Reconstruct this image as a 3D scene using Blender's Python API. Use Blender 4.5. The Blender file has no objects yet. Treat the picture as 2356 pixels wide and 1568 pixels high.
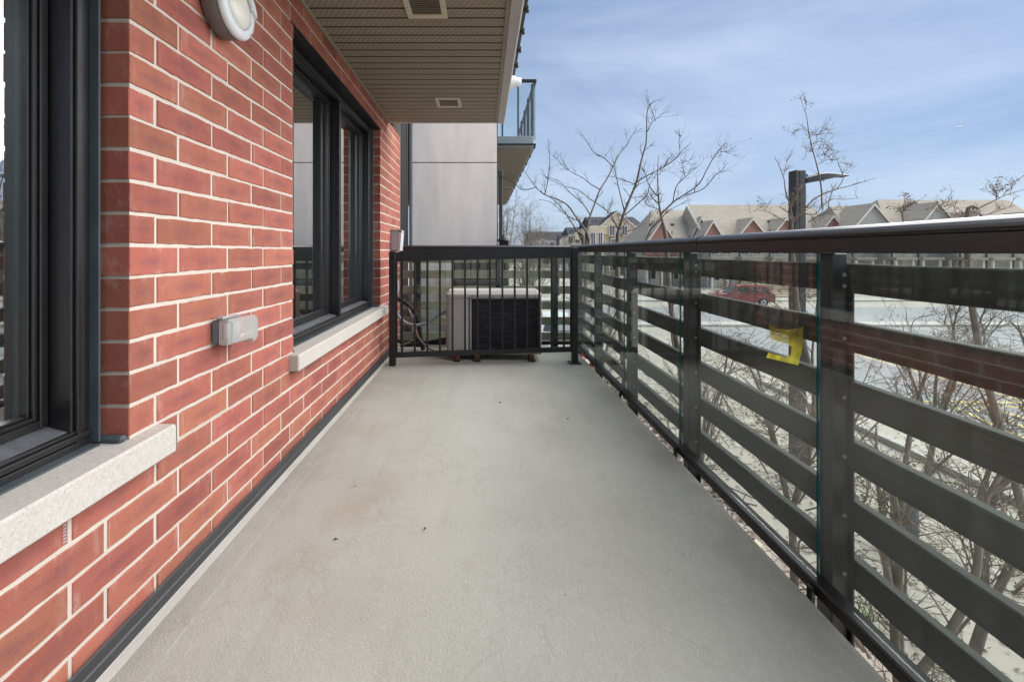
import bpy, math, random
from mathutils import Vector, Matrix
random.seed(7)
R = math.radians
S = bpy.context.scene
COL = S.collection

# ---------------------------------------------------------------- camera
F, CX, CY = 973.0, 1112.0, 579.0          # focal length and vanishing point in a 2356 px wide picture
cam = bpy.data.cameras.new('camera'); camo = bpy.data.objects.new('camera', cam); COL.objects.link(camo)
camo.location = (0, 0, 0); camo.rotation_euler = (R(90), 0, 0)
cam.sensor_width = 36; cam.lens = F / 2356 * 36
cam.shift_x = (1178 - CX) / 2356; cam.shift_y = -(784 - CY) / 2356
cam.clip_start = 0.05; cam.clip_end = 6000
S.camera = camo

# ---------------------------------------------------------------- sky, sun, exposure
SUN_EL, SUN_AZ = 41, 79     # azimuth clockwise from +Y (the view direction)
W = bpy.data.worlds.new('World'); S.world = W; W.use_nodes = True
nt = W.node_tree; nt.nodes.clear()
def wn(t, **k):
    n = nt.nodes.new(t)
    for a, b in k.items(): setattr(n, a, b)
    return n
sky = wn('ShaderNodeTexSky', sky_type='NISHITA'); sky.sun_disc = False
sky.sun_elevation = R(SUN_EL); sky.sun_rotation = R(SUN_AZ); sky.altitude = 100; sky.air_density = 1.0; sky.dust_density = 0.6; sky.ozone_density = 2.0
tc = wn('ShaderNodeTexCoord'); mp = wn('ShaderNodeMapping'); mp.inputs['Scale'].default_value = (1.0, 1.0, 3.2)
nt.links.new(tc.outputs['Generated'], mp.inputs['Vector'])
n1 = wn('ShaderNodeTexNoise'); n1.inputs['Scale'].default_value = 1.35; n1.inputs['Detail'].default_value = 7; n1.inputs['Roughness'].default_value = .56; n1.inputs['Distortion'].default_value = .5
nt.links.new(mp.outputs[0], n1.inputs['Vector'])
cr = wn('ShaderNodeValToRGB'); cr.color_ramp.elements[0].position = .36; cr.color_ramp.elements[0].color = (.80,1.20,2.02,1); cr.color_ramp.elements[1].position = .70; cr.color_ramp.elements[1].color = (2.05,2.42,3.05,1)
nt.links.new(n1.outputs['Fac'], cr.inputs[0])
mx = wn('ShaderNodeMix', data_type='RGBA'); mx.inputs[0].default_value = .86
nt.links.new(cr.outputs[0], mx.inputs[7]); nt.links.new(sky.outputs[0], mx.inputs[6])
bg = wn('ShaderNodeBackground'); bg.inputs['Strength'].default_value = 0.05
nt.links.new(mx.outputs[2], bg.inputs['Color'])
wo = wn('ShaderNodeOutputWorld'); nt.links.new(bg.outputs[0], wo.inputs['Surface'])
sl = bpy.data.lights.new('sun', 'SUN'); sl.energy = 1.5; sl.angle = R(85); sl.color = (1.0, .975, .94)
so = bpy.data.objects.new('sun', sl); COL.objects.link(so)
sd = Vector((math.sin(R(SUN_AZ)) * math.cos(R(SUN_EL)), math.cos(R(SUN_AZ)) * math.cos(R(SUN_EL)), math.sin(R(SUN_EL))))
so.rotation_euler = (-sd).to_track_quat('-Z', 'Y').to_euler()
so.location = sd * 60
S.view_settings.view_transform = 'Standard'; S.view_settings.look = 'None'; S.view_settings.gamma = 1
S.view_settings.use_curve_mapping = False; S.view_settings.exposure = 2.4
S.render.engine = 'CYCLES'
S.cycles.max_bounces = 12; S.cycles.transparent_max_bounces = 24; S.cycles.diffuse_bounces = 4; S.cycles.glossy_bounces = 4
S.cycles.caustics_reflective = False; S.cycles.caustics_refractive = False
S.cycles.use_denoising = True

# ---------------------------------------------------------------- helpers
def at(x, y, Y):
    return Vector(((x - CX) / F * Y, Y, -(y - CY) / F * Y))

class MB:
    def __init__(s): s.v = []; s.f = []; s.m = []
    def face(s, idx, m=0): s.f.append(tuple(idx)); s.m.append(m)
    def box(s, x0, x1, y0, y1, z0, z1, m=0):
        b = len(s.v)
        s.v += [(x0,y0,z0),(x1,y0,z0),(x1,y1,z0),(x0,y1,z0),(x0,y0,z1),(x1,y0,z1),(x1,y1,z1),(x0,y1,z1)]
        for q in ((0,3,2,1),(4,5,6,7),(0,1,5,4),(1,2,6,5),(2,3,7,6),(3,0,4,7)): s.face([b+i for i in q], m)
    def cbox(s, x0, x1, y0, y1, z0, z1, c=.004, m=0):
        # box with chamfered edges
        c = min(c, (x1-x0)*.45, (y1-y0)*.45, (z1-z0)*.45)
        b = len(s.v); X=(x0,x1); Y=(y0,y1); Z=(z0,z1); ix = {}
        for i in (0,1):
            for j in (0,1):
                for k in (0,1):
                    sx, sy, sz = (1-2*i)*c, (1-2*j)*c, (1-2*k)*c
                    for a in range(3):
                        p = [X[i]+sx, Y[j]+sy, Z[k]+sz]; p[a] = (X[i],Y[j],Z[k])[a]
                        ix[(i,j,k,a)] = len(s.v); s.v.append(tuple(p))
        for a in range(3):
            o = [t for t in range(3) if t != a]
            for e in (0,1):
                q = []
                for (u,w) in ((0,0),(1,0),(1,1),(0,1)):
                    k = [0,0,0]; k[a]=e; k[o[0]]=u; k[o[1]]=w; q.append(ix[(*k,a)])
                flip = (e == 0) ^ (a == 1)
                s.face(q[::-1] if flip else q, m)
        for a in range(3):       # edges along axis a
            o = [t for t in range(3) if t != a]
            for u in (0,1):
                for w in (0,1):
                    k0=[0,0,0]; k0[o[0]]=u; k0[o[1]]=w; k1=list(k0); k1[a]=1
                    q=[ix[(*k0,o[0])],ix[(*k1,o[0])],ix[(*k1,o[1])],ix[(*k0,o[1])]]
                    flip = ((u+w) % 2 == 0) ^ (a == 1)
                    s.face(q if not flip else q[::-1], m)
        for i in (0,1):
            for j in (0,1):
                for k in (0,1):
                    q=[ix[(i,j,k,0)],ix[(i,j,k,1)],ix[(i,j,k,2)]]
                    s.face(q if (i+j+k)%2==1 else q[::-1], m)
    def prism(s, pts, axis, a0, a1, m=0, caps=True):
        # closed profile pts in the two other axes, swept along axis
        b = len(s.v); n = len(pts)
        for a in (a0, a1):
            for (p, q) in pts:
                s.v.append({'x':(a,p,q),'y':(p,a,q),'z':(p,q,a)}[axis])
        for i in range(n):
            j = (i+1) % n; s.face((b+i, b+j, b+n+j, b+n+i), m)
        if caps: s.face([b+i for i in range(n)][::-1], m); s.face([b+n+i for i in range(n)], m)
    def tube(s, pts, r, sides=6, m=0, caps=True):
        pts = [Vector(p) for p in pts]; n = len(pts)
        rs = r if isinstance(r, (list, tuple)) else [r]*n
        b = len(s.v); ref = None
        for i, p in enumerate(pts):
            d = (pts[min(i+1,n-1)] - pts[max(i-1,0)])
            if d.length < 1e-9: d = Vector((0,0,1))
            d.normalize()
            if ref is None: ref = d.orthogonal().normalized()
            ref = (ref - d*ref.dot(d))
            if ref.length < 1e-6: ref = d.orthogonal()
            ref.normalize(); bn = d.cross(ref)
            for k in range(sides):
                a = 2*math.pi*k/sides
                s.v.append(tuple(p + (ref*math.cos(a) + bn*math.sin(a))*rs[i]))
        for i in range(n-1):
            for k in range(sides):
                k2 = (k+1) % sides
                s.face((b+i*sides+k, b+i*sides+k2, b+(i+1)*sides+k2, b+(i+1)*sides+k), m)
        if caps:
            s.face([b+k for k in range(sides)][::-1], m); s.face([b+(n-1)*sides+k for k in range(sides)], m)
    def lathe(s, prof, center, axis='x', n=32, m=0, cap=True):
        # prof: list of (radius, distance along axis)
        b = len(s.v); c = Vector(center)
        for (r, t) in prof:
            for k in range(n):
                a = 2*math.pi*k/n; u, w = r*math.cos(a), r*math.sin(a)
                o = {'x':(t,u,w),'y':(u,t,w),'z':(u,w,t)}[axis]
                s.v.append(tuple(c + Vector(o)))
        for i in range(len(prof)-1):
            for k in range(n):
                k2=(k+1)%n; s.face((b+i*n+k, b+i*n+k2, b+(i+1)*n+k2, b+(i+1)*n+k), m)
        if cap:
            s.face([b+k for k in range(n)][::-1], m); s.face([b+(len(prof)-1)*n+k for k in range(n)], m)
    def poly(s, pts, m=0):
        b = len(s.v); s.v += [tuple(p) for p in pts]; s.face(range(b, b+len(pts)), m)
    def mesh(s, name, mats, smooth=False):
        me = bpy.data.meshes.new(name); me.from_pydata(s.v, [], s.f)
        for mt in (mats if isinstance(mats, (list, tuple)) else [mats]): me.materials.append(mt)
        if any(s.m): me.polygons.foreach_set('material_index', s.m)
        if smooth: me.polygons.foreach_set('use_smooth', [True]*len(s.f))
        me.update()
        return me
    def build(s, name, mats, parent=None, smooth=False, kind=None, label=None):
        o = bpy.data.objects.new(name, s.mesh(name, mats, smooth)); COL.objects.link(o)
        if parent: o.parent = parent
        if kind: o['kind'] = kind
        if label: o['label'] = label
        return o

def fixn(o):
    import bmesh
    bm = bmesh.new(); bm.from_mesh(o.data); bmesh.ops.recalc_face_normals(bm, faces=bm.faces); bm.to_mesh(o.data); bm.free()
    return o
def thing(name, label, cat, loc=(0,0,0), group=None):
    o = bpy.data.objects.new(name, None); COL.objects.link(o); o.location = loc; o.empty_display_size = .1
    o['label'] = label; o['category'] = cat
    if group: o['group'] = group
    return o
def tag(o, label, cat, group=None):
    o['label'] = label; o['category'] = cat
    if group: o['group'] = group
    return o
def inst(name, me, loc, parent=None, rot=None, scale=None):
    o = bpy.data.objects.new(name, me); COL.objects.link(o); o.location = loc
    if rot: o.rotation_euler = rot
    if scale: o.scale = scale
    if parent: o.parent = parent
    return o
def smooth_path(pts, n=6):
    # Catmull-Rom through pts
    pts = [Vector(p) for p in pts]; out = []
    for i in range(len(pts)-1):
        p0 = pts[max(i-1,0)]; p1 = pts[i]; p2 = pts[i+1]; p3 = pts[min(i+2,len(pts)-1)]
        for k in range(n):
            t = k/n
            out.append(.5*((2*p1)+(p2-p0)*t+(2*p0-5*p1+4*p2-p3)*t*t+(3*p1-p0-3*p2+p3)*t**3))
    out.append(pts[-1]); return out

# ---------------------------------------------------------------- materials
class NT:
    def __init__(s, name):
        s.mat = bpy.data.materials.new(name); s.mat.use_nodes = True
        s.t = s.mat.node_tree; s.t.nodes.clear()
        s.out = s.t.nodes.new('ShaderNodeOutputMaterial')
    def n(s, t, ins=None, **k):
        nd = s.t.nodes.new(t)
        for a, b in k.items(): setattr(nd, a, b)
        for a, b in (ins or {}).items():
            if isinstance(b, bpy.types.NodeSocket): s.t.links.new(b, nd.inputs[a])
            else: nd.inputs[a].default_value = b
        return nd
    def math(s, op, a, b=0.0, clamp=False):
        nd = s.n('ShaderNodeMath', {0: a, 1: b}, operation=op); nd.use_clamp = clamp; return nd.outputs[0]
    def mix(s, f, a, b):
        return s.n('ShaderNodeMix', {0: f, 6: a, 7: b}, data_type='RGBA').outputs[2]
    def ramp(s, f, p0, p1, c0=(0,0,0,1), c1=(1,1,1,1)):
        r = s.n('ShaderNodeValToRGB', {0: f}); e = r.color_ramp.elements
        e[0].position = p0; e[1].position = p1; e[0].color = c0; e[1].color = c1
        return r.outputs[0]
    def coords(s, scale=(1,1,1), rnd=True):
        c = s.n('ShaderNodeTexCoord').outputs['Object']
        if rnd:
            oi = s.n('ShaderNodeObjectInfo').outputs['Random']
            off = s.math('MULTIPLY', oi, 37.0)
            c = s.n('ShaderNodeVectorMath', {0: c, 1: s.n('ShaderNodeCombineXYZ', {0: off, 1: off, 2: off}).outputs[0]}, operation='ADD').outputs[0]
        return s.n('ShaderNodeMapping', {'Vector': c, 'Scale': scale}).outputs[0]
    def noise(s, v, scale, detail=4, rough=.55, dist=0):
        return s.n('ShaderNodeTexNoise', {'Vector': v, 'Scale': scale, 'Detail': detail, 'Roughness': rough, 'Distortion': dist}).outputs['Fac']
    def bump(s, h, strength=.3, dist=.002, normal=None):
        i = {'Height': h, 'Strength': strength, 'Distance': dist}
        if normal is not None: i['Normal'] = normal
        return s.n('ShaderNodeBump', i).outputs[0]
    def bsdf(s, col, rough=.6, metal=0.0, spec=.5, normal=None, **k):
        i = {'Base Color': col, 'Roughness': rough, 'Metallic': metal, 'Specular IOR Level': spec}
        if normal is not None: i['Normal'] = normal
        i.update(k)
        b = s.n('ShaderNodeBsdfPrincipled', i); s.t.links.new(b.outputs[0], s.out.inputs[0]); return b

def c4(c, k=1.0): return (c[0]*k, c[1]*k, c[2]*k, 1)
def M(name, col, rough=.6, metal=0.0, var=.15, scale=6, bump=0.0, bscale=60, bdist=.002, spec=.5, stretch=(1,1,1), rand=0.0, rnd=True):
    t = NT(name); v = t.coords(stretch, rnd)
    nz = t.noise(v, scale, 5)
    col_s = t.mix(t.ramp(nz, .3, .7), c4(col, 1-var), c4(col, 1+var))
    if rand:
        hs = t.n('ShaderNodeHueSaturation', {'Color': col_s, 'Value': t.n('ShaderNodeMapRange', {0: t.n('ShaderNodeObjectInfo').outputs['Random'], 3: 1-rand, 4: 1+rand}).outputs[0]})
        col_s = hs.outputs[0]
    nrm = None
    if bump: nrm = t.bump(t.noise(v, bscale, 4), bump, bdist)
    t.bsdf(col_s, rough, metal, spec, nrm)
    return t.mat

def glass_mat(name, tint=(.93,.97,.955), r0=.05, dirt=.05, dirtcol=(.62,.66,.64), streak=True, power=5.0):
    t = NT(name)
    v = t.n('ShaderNodeTexCoord').outputs['Object']
    fac = t.n('ShaderNodeLayerWeight', {'Blend': .5}).outputs['Facing']
    f5 = t.math('POWER', fac, power)
    fr = t.math('ADD', t.math('MULTIPLY', f5, 1-r0), r0, True)
    tr = t.n('ShaderNodeBsdfTransparent', {'Color': c4(tint)}).outputs[0]
    gl = t.n('ShaderNodeBsdfGlossy', {'Color': (1,1,1,1), 'Roughness': 0.0}).outputs[0]
    a = t.n('ShaderNodeMixShader', {0: fr, 1: tr, 2: gl}).outputs[0]
    if dirt:
        sv = t.n('ShaderNodeMapping', {'Vector': v, 'Scale': (30, 30, 1.1)}).outputs[0]
        st = t.ramp(t.noise(sv, 1.0, 5, .6), .42, .8)
        sp = t.ramp(t.noise(v, 55.0, 3, .7), .62, .74)
        lw = t.noise(v, 1.7, 3)
        d = t.math('ADD', t.math('MULTIPLY', st, dirt*1.3), t.math('MULTIPLY', t.math('MULTIPLY', sp, lw), dirt*1.6))
        d = t.math('ADD', d, t.math('MULTIPLY', lw, dirt*.9), True)
        df = t.n('ShaderNodeBsdfDiffuse', {'Color': c4(dirtcol)}).outputs[0]
        tl = t.n('ShaderNodeBsdfTranslucent', {'Color': c4(dirtcol)}).outputs[0]
        dm = t.n('ShaderNodeMixShader', {0: .35, 1: df, 2: tl}).outputs[0]
        a = t.n('ShaderNodeMixShader', {0: d, 1: a, 2: dm}).outputs[0]
    t.t.links.new(a, t.out.inputs[0])
    return t.mat

# brick faces, each brick its own tone
def brick_mat():
    t = NT('brick_clay'); v = t.coords((1,1,1)); rnd = t.n('ShaderNodeObjectInfo').outputs['Random']
    gen = t.n('ShaderNodeTexCoord').outputs['Generated']
    sx = t.n('ShaderNodeSeparateXYZ', {0: gen})
    # the kiln flash: a purplish smudge over the middle of each face
    dy = t.math('ABSOLUTE', t.math('SUBTRACT', sx.outputs[1], .5)); dz = t.math('ABSOLUTE', t.math('SUBTRACT', sx.outputs[2], .48))
    m = t.math('SUBTRACT', .50, t.math('ADD', t.math('MULTIPLY', dy, .72), t.math('MULTIPLY', dz, .95)))
    nz = t.noise(t.n('ShaderNodeMapping', {'Vector': v, 'Scale': (1, .55, 1.6)}).outputs[0], 22, 6, .65)
    fl = t.ramp(t.math('ADD', m, t.math('MULTIPLY', t.math('SUBTRACT', nz, .5), 1.0)), .12, .52)
    base = t.mix(t.noise(v, 9, 5), (.325,.094,.058,1), (.425,.160,.118,1))
    col = t.mix(t.math('MULTIPLY', fl, .62), base, (.215,.080,.082,1))
    fine = t.noise(v, 240, 3, .7)
    col = t.mix(t.math('MULTIPLY', t.ramp(fine, .55, .75), .25), col, (.17,.06,.045,1))
    # lime bloom and mortar smears
    sm = t.ramp(t.noise(t.n('ShaderNodeMapping', {'Vector': v, 'Scale': (1, 3, .8)}).outputs[0], 11, 8, .72), .53, .76)
    ed = t.ramp(t.math('MAXIMUM', t.math('MULTIPLY', dy, .96), dz), .30, .50)
    col = t.mix(t.math('MULTIPLY', t.math('MULTIPLY', sm, t.math('ADD', ed, .15)), .5), col, (.62,.50,.44,1))
    hs = t.n('ShaderNodeHueSaturation', {'Color': col, 'Hue': t.n('ShaderNodeMapRange', {0: rnd, 3: .492, 4: .506}).outputs[0], 'Value': t.n('ShaderNodeMapRange', {0: t.math('FRACT', t.math('MULTIPLY', rnd, 7.3)), 3: .80, 4: 1.14}).outputs[0]})
    h = t.math('ADD', t.math('MULTIPLY', t.noise(v, 60, 6, .7), .8), t.math('MULTIPLY', fine, .5))
    t.bsdf(hs.outputs[0], .82, 0, .3, t.bump(h, .8, .003))
    return t.mat
def mortar_mat():
    t = NT('mortar_lime'); v = t.coords(rnd=False)
    col = t.mix(t.noise(v, 5, 6, .6), (.52,.455,.39,1), (.66,.59,.515,1))
    col = t.mix(t.math('MULTIPLY', t.ramp(t.noise(v, 150, 2), .55, .75), .35), col, (.52,.45,.37,1))
    t.bsdf(col, .95, 0, .2, t.bump(t.noise(v, 130, 5, .7), .7, .003)); return t.mat
def granite_mat():
    t = NT('speckled_stone'); v = t.coords(rnd=False)
    vo = t.n('ShaderNodeTexVoronoi', {'Vector': v, 'Scale': 190.0}); 
    d = t.ramp(t.noise(v, 165, 3, .7), .56, .68)
    col = t.mix(t.noise(v, 90, 3), (.44,.40,.36,1), (.58,.545,.505,1))
    col = t.mix(t.math('MULTIPLY', d, .7), col, (.30,.27,.255,1))
    col = t.mix(t.math('MULTIPLY', t.ramp(t.noise(v, 300, 2, .6), .58, .66), .5), col, (.78,.74,.70,1))
    col = t.mix(t.math('MULTIPLY', t.ramp(t.noise(v, 6, 5), .5, .8), .3), col, (.42,.38,.33,1))
    t.bsdf(col, .8, 0, .3, t.bump(t.noise(v, 170, 3, .7), .35, .002)); return t.mat
def floor_mat():
    t = NT('deck_vinyl'); v = t.coords(rnd=False)
    sx = t.n('ShaderNodeSeparateXYZ', {0: v})
    col = t.mix(t.ramp(t.noise(v, 1.3, 6, .6), .35, .68), (.35,.342,.302,1), (.42,.412,.37,1))
    col = t.mix(t.math('MULTIPLY', t.ramp(t.noise(v, 160, 3, .65), .46, .68), .10), col, (.20,.185,.165,1))
    # rust-brown stains
    for (px, py, r, k) in ((-.57,1.77,.16,.5), (-.46,1.98,.20,.3), (-.62,1.50,.12,.35), (-.72,2.6,.2,.28), (-.06,1.47,.05,.3), (-.6,2.95,.12,.25), (-.5,1.28,.16,.2)):
        d = t.n('ShaderNodeVectorMath', {0: v, 1: (px, py, -1.09)}, operation='DISTANCE').outputs['Value']
        d = t.math('ADD', t.math('DIVIDE', d, r), t.math('MULTIPLY', t.math('SUBTRACT', t.noise(v, 9, 5, .65), .5), 2.6))
        msk = t.ramp(d, .2, 1.0, (1,1,1,1), (0,0,0,1))
        col = t.mix(t.math('MULTIPLY', msk, k*.5), col, (.31,.215,.115,1))
    # uneven darker band along the outer edge
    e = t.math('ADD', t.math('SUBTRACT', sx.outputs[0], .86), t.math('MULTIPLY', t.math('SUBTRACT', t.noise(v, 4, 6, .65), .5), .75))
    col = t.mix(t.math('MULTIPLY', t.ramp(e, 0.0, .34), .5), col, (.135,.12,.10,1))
    ds = t.ramp(t.noise(v, 3.1, 7, .7), .60, .75)
    col = t.mix(t.math('MULTIPLY', ds, .28), col, (.22,.20,.175,1))
    sp = t.ramp(t.noise(v, 28, 2, .5), .765, .785)
    col = t.mix(t.math('MULTIPLY', sp, .55), col, (.12,.09,.06,1))
    # scuffs, roller laps and dried water marks
    lap = t.noise(t.n('ShaderNodeMapping', {'Vector': v, 'Scale': (5.5, .55, 1)}).outputs[0], 1.6, 6, .65, .4)
    col = t.mix(t.math('MULTIPLY', t.ramp(lap, .50, .72), .22), col, (.25,.24,.21,1))
    wm = t.math('ABSOLUTE', t.math('SUBTRACT', t.noise(v, 1.9, 5, .6, .5), .52))
    col = t.mix(t.math('MULTIPLY', t.ramp(wm, .0, .012, (1,1,1,1), (0,0,0,1)), .16), col, (.22,.20,.17,1))
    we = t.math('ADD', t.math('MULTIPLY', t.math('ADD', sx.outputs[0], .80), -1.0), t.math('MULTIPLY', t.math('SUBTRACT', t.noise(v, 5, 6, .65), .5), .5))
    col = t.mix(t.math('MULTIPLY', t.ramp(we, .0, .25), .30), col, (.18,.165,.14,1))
    # leather-like grain
    g = t.n('ShaderNodeMapping', {'Vector': v, 'Scale': (1.25, .8, 1)}).outputs[0]
    h1 = t.noise(g, 62, 3, .6, 1.4)
    rid = t.ramp(t.math('ABSOLUTE', t.math('SUBTRACT', h1, .5)), 0, .10)
    hh = t.math('ADD', t.math('MULTIPLY', rid, .95), t.math('MULTIPLY', t.noise(v, 170, 3), .35))
    hh = t.math('ADD', hh, t.math('MULTIPLY', t.noise(v, 5, 3), .9))
    t.bsdf(col, t.math('ADD', .52, t.math('MULTIPLY', t.noise(v, 12, 4), .2)), 0, .35, t.bump(hh, .42, .0034)); return t.mat
def soffit_mat():
    # vented vinyl: rows of short slots punched through each rib
    t = NT('soffit_vinyl'); v = t.n('ShaderNodeTexCoord').outputs['Object']
    sx = t.n('ShaderNodeSeparateXYZ', {0: v})
    px = t.math('DIVIDE', sx.outputs[0], .034); py = t.math('DIVIDE', sx.outputs[1], .0165)
    row = t.math('FLOOR', py)
    px = t.math('ADD', px, t.math('MULTIPLY', row, .37))
    fx = t.math('ABSOLUTE', t.math('SUBTRACT', t.math('FRACT', px), .5)); fy = t.math('ABSOLUTE', t.math('SUBTRACT', t.math('FRACT', py), .5))
    hole = t.math('MULTIPLY', t.math('LESS_THAN', fx, .21), t.math('LESS_THAN', fy, .17))
    inr = t.math('LESS_THAN', t.math('ABSOLUTE', t.math('SUBTRACT', sx.outputs[1], .058)), .032)
    hole = t.math('MULTIPLY', hole, inr)
    nz = t.noise(t.coords((1,1,1)), 5, 4)
    col = t.mix(nz, (.315,.275,.20,1), (.36,.32,.245,1))
    col = t.mix(t.math('MULTIPLY', hole, .88), col, (.03,.022,.014,1))
    t.bsdf(col, .5, 0, .35, t.bump(t.math('SUBTRACT', 1.0, hole), .4, .002)); return t.mat
def wood_mat(name, a, b, moss=None, mossk=.4):
    t = NT(name); v = t.coords((1,1,1))
    gx = t.coords((22, 1.2, 22))
    if name == 'weathered_wood_cross': gx = t.coords((1.2, 22, 22))
    gr = t.noise(gx, 2.2, 5, .6, .12)
    col = t.mix(t.ramp(gr, .3, .72), c4(a), c4(b))
    col = t.mix(t.math('MULTIPLY', t.ramp(t.noise(gx, 9, 4, .7), .56, .75), .5), col, c4(a, .45))
    if moss:
        mk = t.ramp(t.noise(v, 4.5, 6, .6), .42, .72)
        col = t.mix(t.math('MULTIPLY', mk, mossk), col, c4(moss))
    hs = t.n('ShaderNodeHueSaturation', {'Color': col, 'Value': t.n('ShaderNodeMapRange', {0: t.n('ShaderNodeObjectInfo').outputs['Random'], 3: .82, 4: 1.15}).outputs[0]})
    t.bsdf(hs.outputs[0], .85, 0, .3, t.bump(gr, .12, .001)); return t.mat
def metal_black(name, col=(.017,.016,.017), rough=.36, dust=.25, spec=.5, bmp=.05):
    t = NT(name); v = t.coords((1,1,1))
    nz = t.noise(v, 6, 6, .6); du = t.ramp(t.noise(v, 45, 5, .7), .55, .8)
    c = t.mix(t.math('MULTIPLY', du, dust), c4(col), (.085,.08,.076,1))
    t.bsdf(c, t.math('ADD', rough, t.math('MULTIPLY', nz, .18)), 0, spec, t.bump(t.noise(v, 420, 2), bmp, .0004)); return t.mat
def shingle_mat(name, a, b, c):
    t = NT(name); v = t.coords(rnd=False)
    br = t.n('ShaderNodeTexBrick', {'Vector': t.n('ShaderNodeMapping', {'Vector': v, 'Rotation': (R(90),0,0)}).outputs[0], 'Scale': 1.0, 'Color1': c4(a), 'Color2': c4(b), 'Mortar': c4(c), 'Mortar Size': .012, 'Brick Width': .5, 'Row Height': .14})
    wv = t.noise(t.n('ShaderNodeMapping', {'Vector': v, 'Scale': (.35, .6, 2.2)}).outputs[0], 2.2, 6, .7, .8)
    col = t.mix(t.math('MULTIPLY', t.ramp(wv, .42, .66), .55), br.outputs[0], c4(c))
    col = t.mix(t.math('MULTIPLY', t.ramp(t.noise(v, .5, 4), .45, .7), .35), col, c4(b, 1.15))
    t.bsdf(col, .9, 0, .2); return t.mat
def far_brick_mat():
    t = NT('far_brick'); v = t.coords(rnd=False)
    br = t.n('ShaderNodeTexBrick', {'Vector': t.n('ShaderNodeMapping', {'Vector': v, 'Rotation': (R(90),0,0)}).outputs[0], 'Scale': 1.0, 'Color1': (.36,.13,.09,1), 'Color2': (.27,.095,.07,1), 'Mortar': (.45,.38,.33,1), 'Mortar Size': .010, 'Brick Width': .22, 'Row Height': .075})
    col = t.mix(t.math('MULTIPLY', t.noise(v, .9, 5), .3), br.outputs[0], (.40,.20,.15,1))
    t.bsdf(col, .9, 0, .2); return t.mat
def siding_mat(name, col, h=.16):
    t = NT(name); v = t.coords(rnd=False)
    z = t.n('ShaderNodeSeparateXYZ', {0: v}).outputs[2]
    f = t.math('FRACT', t.math('DIVIDE', z, h))
    c = t.mix(t.math('GREATER_THAN', f, .88), c4(col), c4(col, .62))
    c = t.mix(t.math('MULTIPLY', t.noise(v, 1.1, 4), .3), c, c4(col, .8))
    t.bsdf(c, .7, 0, .3, t.bump(f, .5, .02)); return t.mat
def ground_mat():
    t = NT('ground_pale'); v = t.coords(rnd=False)
    col = t.mix(t.ramp(t.noise(v, .35, 7, .62), .35, .68), (.36,.325,.265,1), (.46,.42,.355,1))
    col = t.mix(t.math('MULTIPLY', t.ramp(t.noise(v, 6, 6, .7), .5, .72), .3), col, (.29,.27,.24,1))
    cr_ = t.n('ShaderNodeTexVoronoi', {'Vector': t.n('ShaderNodeVectorMath', {0: v, 1: t.n('ShaderNodeCombineXYZ', {0: t.math('MULTIPLY', t.noise(v, .9, 4), 2.2), 1: t.math('MULTIPLY', t.noise(v, 1.3, 4), 1.6)}).outputs[0]}, operation='ADD').outputs[0], 'Scale': .33}, feature='DISTANCE_TO_EDGE').outputs['Distance']
    col = t.mix(t.math('MULTIPLY', t.ramp(cr_, .0, .012, (1,1,1,1), (0,0,0,1)), .45), col, (.2,.19,.18,1))
    t.bsdf(col, .92, 0, .25, t.bump(t.noise(v, 40, 4), .3, .004)); return t.mat
def litter_mat():
    t = NT('leaf_litter'); v = t.coords(rnd=False)
    vo = t.n('ShaderNodeTexVoronoi', {'Vector': v, 'Scale': 60.0})
    col = t.mix(t.n('ShaderNodeSeparateColor', {0: vo.outputs['Color']}).outputs[0], (.27,.245,.215,1), (.58,.55,.50,1))
    col = t.mix(t.math('MULTIPLY', t.ramp(t.noise(v, 18, 5), .5, .7), .6), col, (.09,.065,.05,1))
    t.bsdf(col, .95, 0, .2, t.bump(vo.outputs['Distance'], 1.0, .012)); return t.mat
def airc_grille_mat():
    # condenser coil behind the guard: dark fins with bright pin points of metal
    t = NT('coil_fins'); v = t.coords(rnd=False)
    s3 = t.n('ShaderNodeSeparateXYZ', {0: v})
    fz = t.math('ABSOLUTE', t.math('SUBTRACT', t.math('FRACT', t.math('DIVIDE', s3.outputs[2], .0145)), .5))
    fx = t.math('ABSOLUTE', t.math('SUBTRACT', t.math('FRACT', t.math('DIVIDE', s3.outputs[0], .0135)), .5))
    dot = t.math('MULTIPLY', t.math('LESS_THAN', fx, .18), t.math('LESS_THAN', fz, .15))
    pres = t.ramp(t.noise(t.n('ShaderNodeMapping', {'Vector': v, 'Scale': (3, 3, 16)}).outputs[0], 3, 4), .42, .62)
    col = t.mix(t.math('MULTIPLY', dot, pres), (.007,.007,.014,1), (.34,.31,.30,1))
    t.bsdf(col, .5, 0, .4); return t.mat
def bag_mat():
    t = NT('yellow_film'); v = t.coords(rnd=False)
    cr_ = t.noise(v, 16, 5, .6, 1.0)
    c = t.mix(cr_, (.62,.50,.015,1), (.80,.70,.05,1))
    nrm = t.bump(t.noise(v, 30, 5, .6, .8), .8, .006)
    d = t.n('ShaderNodeBsdfPrincipled', {'Base Color': c, 'Roughness': .3, 'Normal': nrm}).outputs[0]
    tl = t.n('ShaderNodeBsdfTranslucent', {'Color': c, 'Normal': nrm}).outputs[0]
    a = t.n('ShaderNodeMixShader', {0: .5, 1: d, 2: tl}).outputs[0]
    tr = t.n('ShaderNodeBsdfTransparent', {'Color': (1,.95,.62,1)}).outputs[0]
    t.t.links.new(t.n('ShaderNodeMixShader', {0: .30, 1: a, 2: tr}).outputs[0], t.out.inputs[0]); return t.mat

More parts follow.
